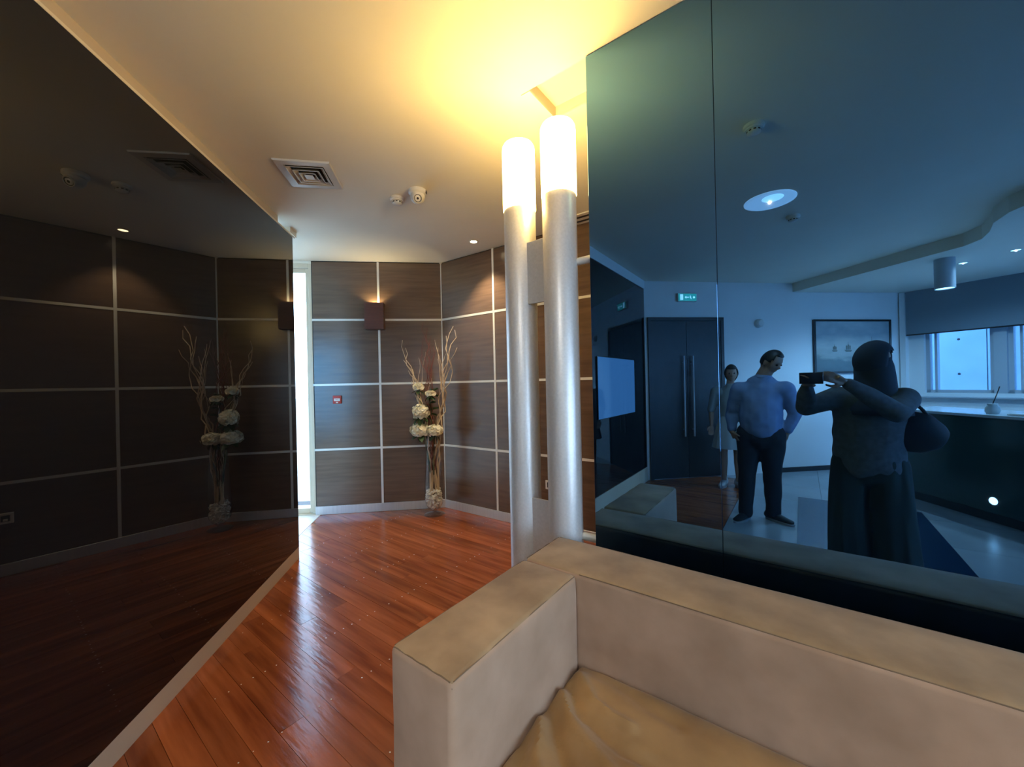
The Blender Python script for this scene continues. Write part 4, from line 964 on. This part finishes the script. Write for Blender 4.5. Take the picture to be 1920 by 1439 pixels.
for a, b, c in ((hL, kL, aL), (hR, kR, aR)): add_bm(bm, chain((a, .125), (a.lerp(b, .5), .105), (b, .082), (b.lerp(c, .5), .074), (c+V3((0, 0, -.01)), .066)))
bm2 = remesh(bm, .011, 3)
for v in bm2.verts: v.co += V3((noise.noise(v.co*10), noise.noise(v.co*10+V3((5, 0, 0))), 0))*.008; v.co.z = max(v.co.z, .04)
obj('trousers', bm2, M['trousers'], mn)
shoe(mn, aL, (.25, .95), M['shoe'], M['sole']); shoe(mn, aR, (.95, -.10), M['shoe'], M['sole'])

# --- person half hidden behind him
LAT[0] = V3((.79, -.61, 0)); o2 = V3((-2.28, -1.73, 0)); gl = person_root('dark-haired person in pale top and pale knee-length skirt half hidden behind the man', o2)
def P(x, y, z): return V3((x, y, z))-o2
hdC = P(-2.25, -1.74, 1.52); nkC = P(-2.27, -1.74, 1.38)
shL, elL, wrL = P(-2.41, -1.63, 1.28), P(-2.46, -1.60, 1.03), P(-2.42, -1.56, .82)
shR, elR, wrR = P(-2.14, -1.85, 1.28), P(-2.10, -1.89, 1.03), P(-2.12, -1.83, .82)
hip = P(-2.28, -1.735, .85); hL, hR = P(-2.345, -1.685, .82), P(-2.215, -1.785, .82)
kL, kR, aL, aR = P(-2.345, -1.68, .45), P(-2.21, -1.78, .45), P(-2.345, -1.68, .08), P(-2.21, -1.79, .08)
bm = bmesh.new()
add_bm(bm, chain((hip, (.13, .10)), (P(-2.28, -1.735, 1.0), (.11, .085)), (P(-2.275, -1.737, 1.15), (.125, .09)), (P(-2.275, -1.74, 1.27), (.11, .075)), (nkC, .048), (nkC.lerp(hdC, .5), .046)))
for a, b, c in ((shL, elL, wrL), (shR, elR, wrR)): add_bm(bm, chain((P(-2.275, -1.74, 1.25).lerp(a, .6), .05), (a, .046), (a.lerp(b, .5), .040), (b, .034), (b.lerp(c, .4), .032), (c, .022)))
for a, b, c in ((hL, kL, aL), (hR, kR, aR)): add_bm(bm, chain((a, .080), (a.lerp(b, .5), .066), (b, .050), (b.lerp(c, .35), .050), (c, .030)))
hb_, rt_ = head_bm(hdC, R(-50), R(-8), .96); add_bm(bm, hb_)
for w_ in (wrL, wrR): add_bm(bm, hand_bm(w_, V3((.01, .02, -.1)), V3((.6, .5, 0)), .9, .35))
obj('body', remesh(bm, .0075, 1), M['skin'], gl); eyes(gl, hdC, rt_, .96)
bm, _ = head_bm(hdC, R(-50), R(-8), .96, .014, lambda c: (c.y > .05 and c.z < .07) or (c.y > .0 and c.z < -.03)); o = obj('hair', bm, M['hair'], gl); md = o.modifiers.new('t', 'SOLIDIFY'); md.thickness = .008
bm = bmesh.new(); add_bm(bm, chain((P(-2.28, -1.735, .84), (.15, .12)), (P(-2.28, -1.735, 1.0), (.135, .105)), (P(-2.275, -1.737, 1.15), (.145, .11)), (P(-2.275, -1.74, 1.27), (.13, .09)), (nkC+V3((0, 0, -.03)), .062)))
for a, b, c in ((shL, elL, wrL), (shR, elR, wrR)): add_bm(bm, chain((P(-2.275, -1.74, 1.24).lerp(a, .55), .07), (a, .066), (a.lerp(b, .5), .058), (b, .052)))
obj('top', remesh(bm, .011, 3), M['pink'], gl)
bm = bmesh.new(); lathe(bm, [(.125, .96), (.150, .86), (.185, .70), (.215, .52), (.209, .52), (.18, .70), (.145, .86)], 48)
for v in bm.verts:
    a = math.atan2(v.co.y, v.co.x); k = 1+.05*math.sin(a*9)*(1-v.co.z)*2; v.co.x *= k; v.co.y *= k*.82
obj('skirt', bm, M['cloth'], gl, (0, 0, 0), (0, 0, R(-37)))
for a, d in ((aL, (.5, .8)), (aR, (.8, .3))): shoe(gl, a, d, M['wshoe'], M['sole'])
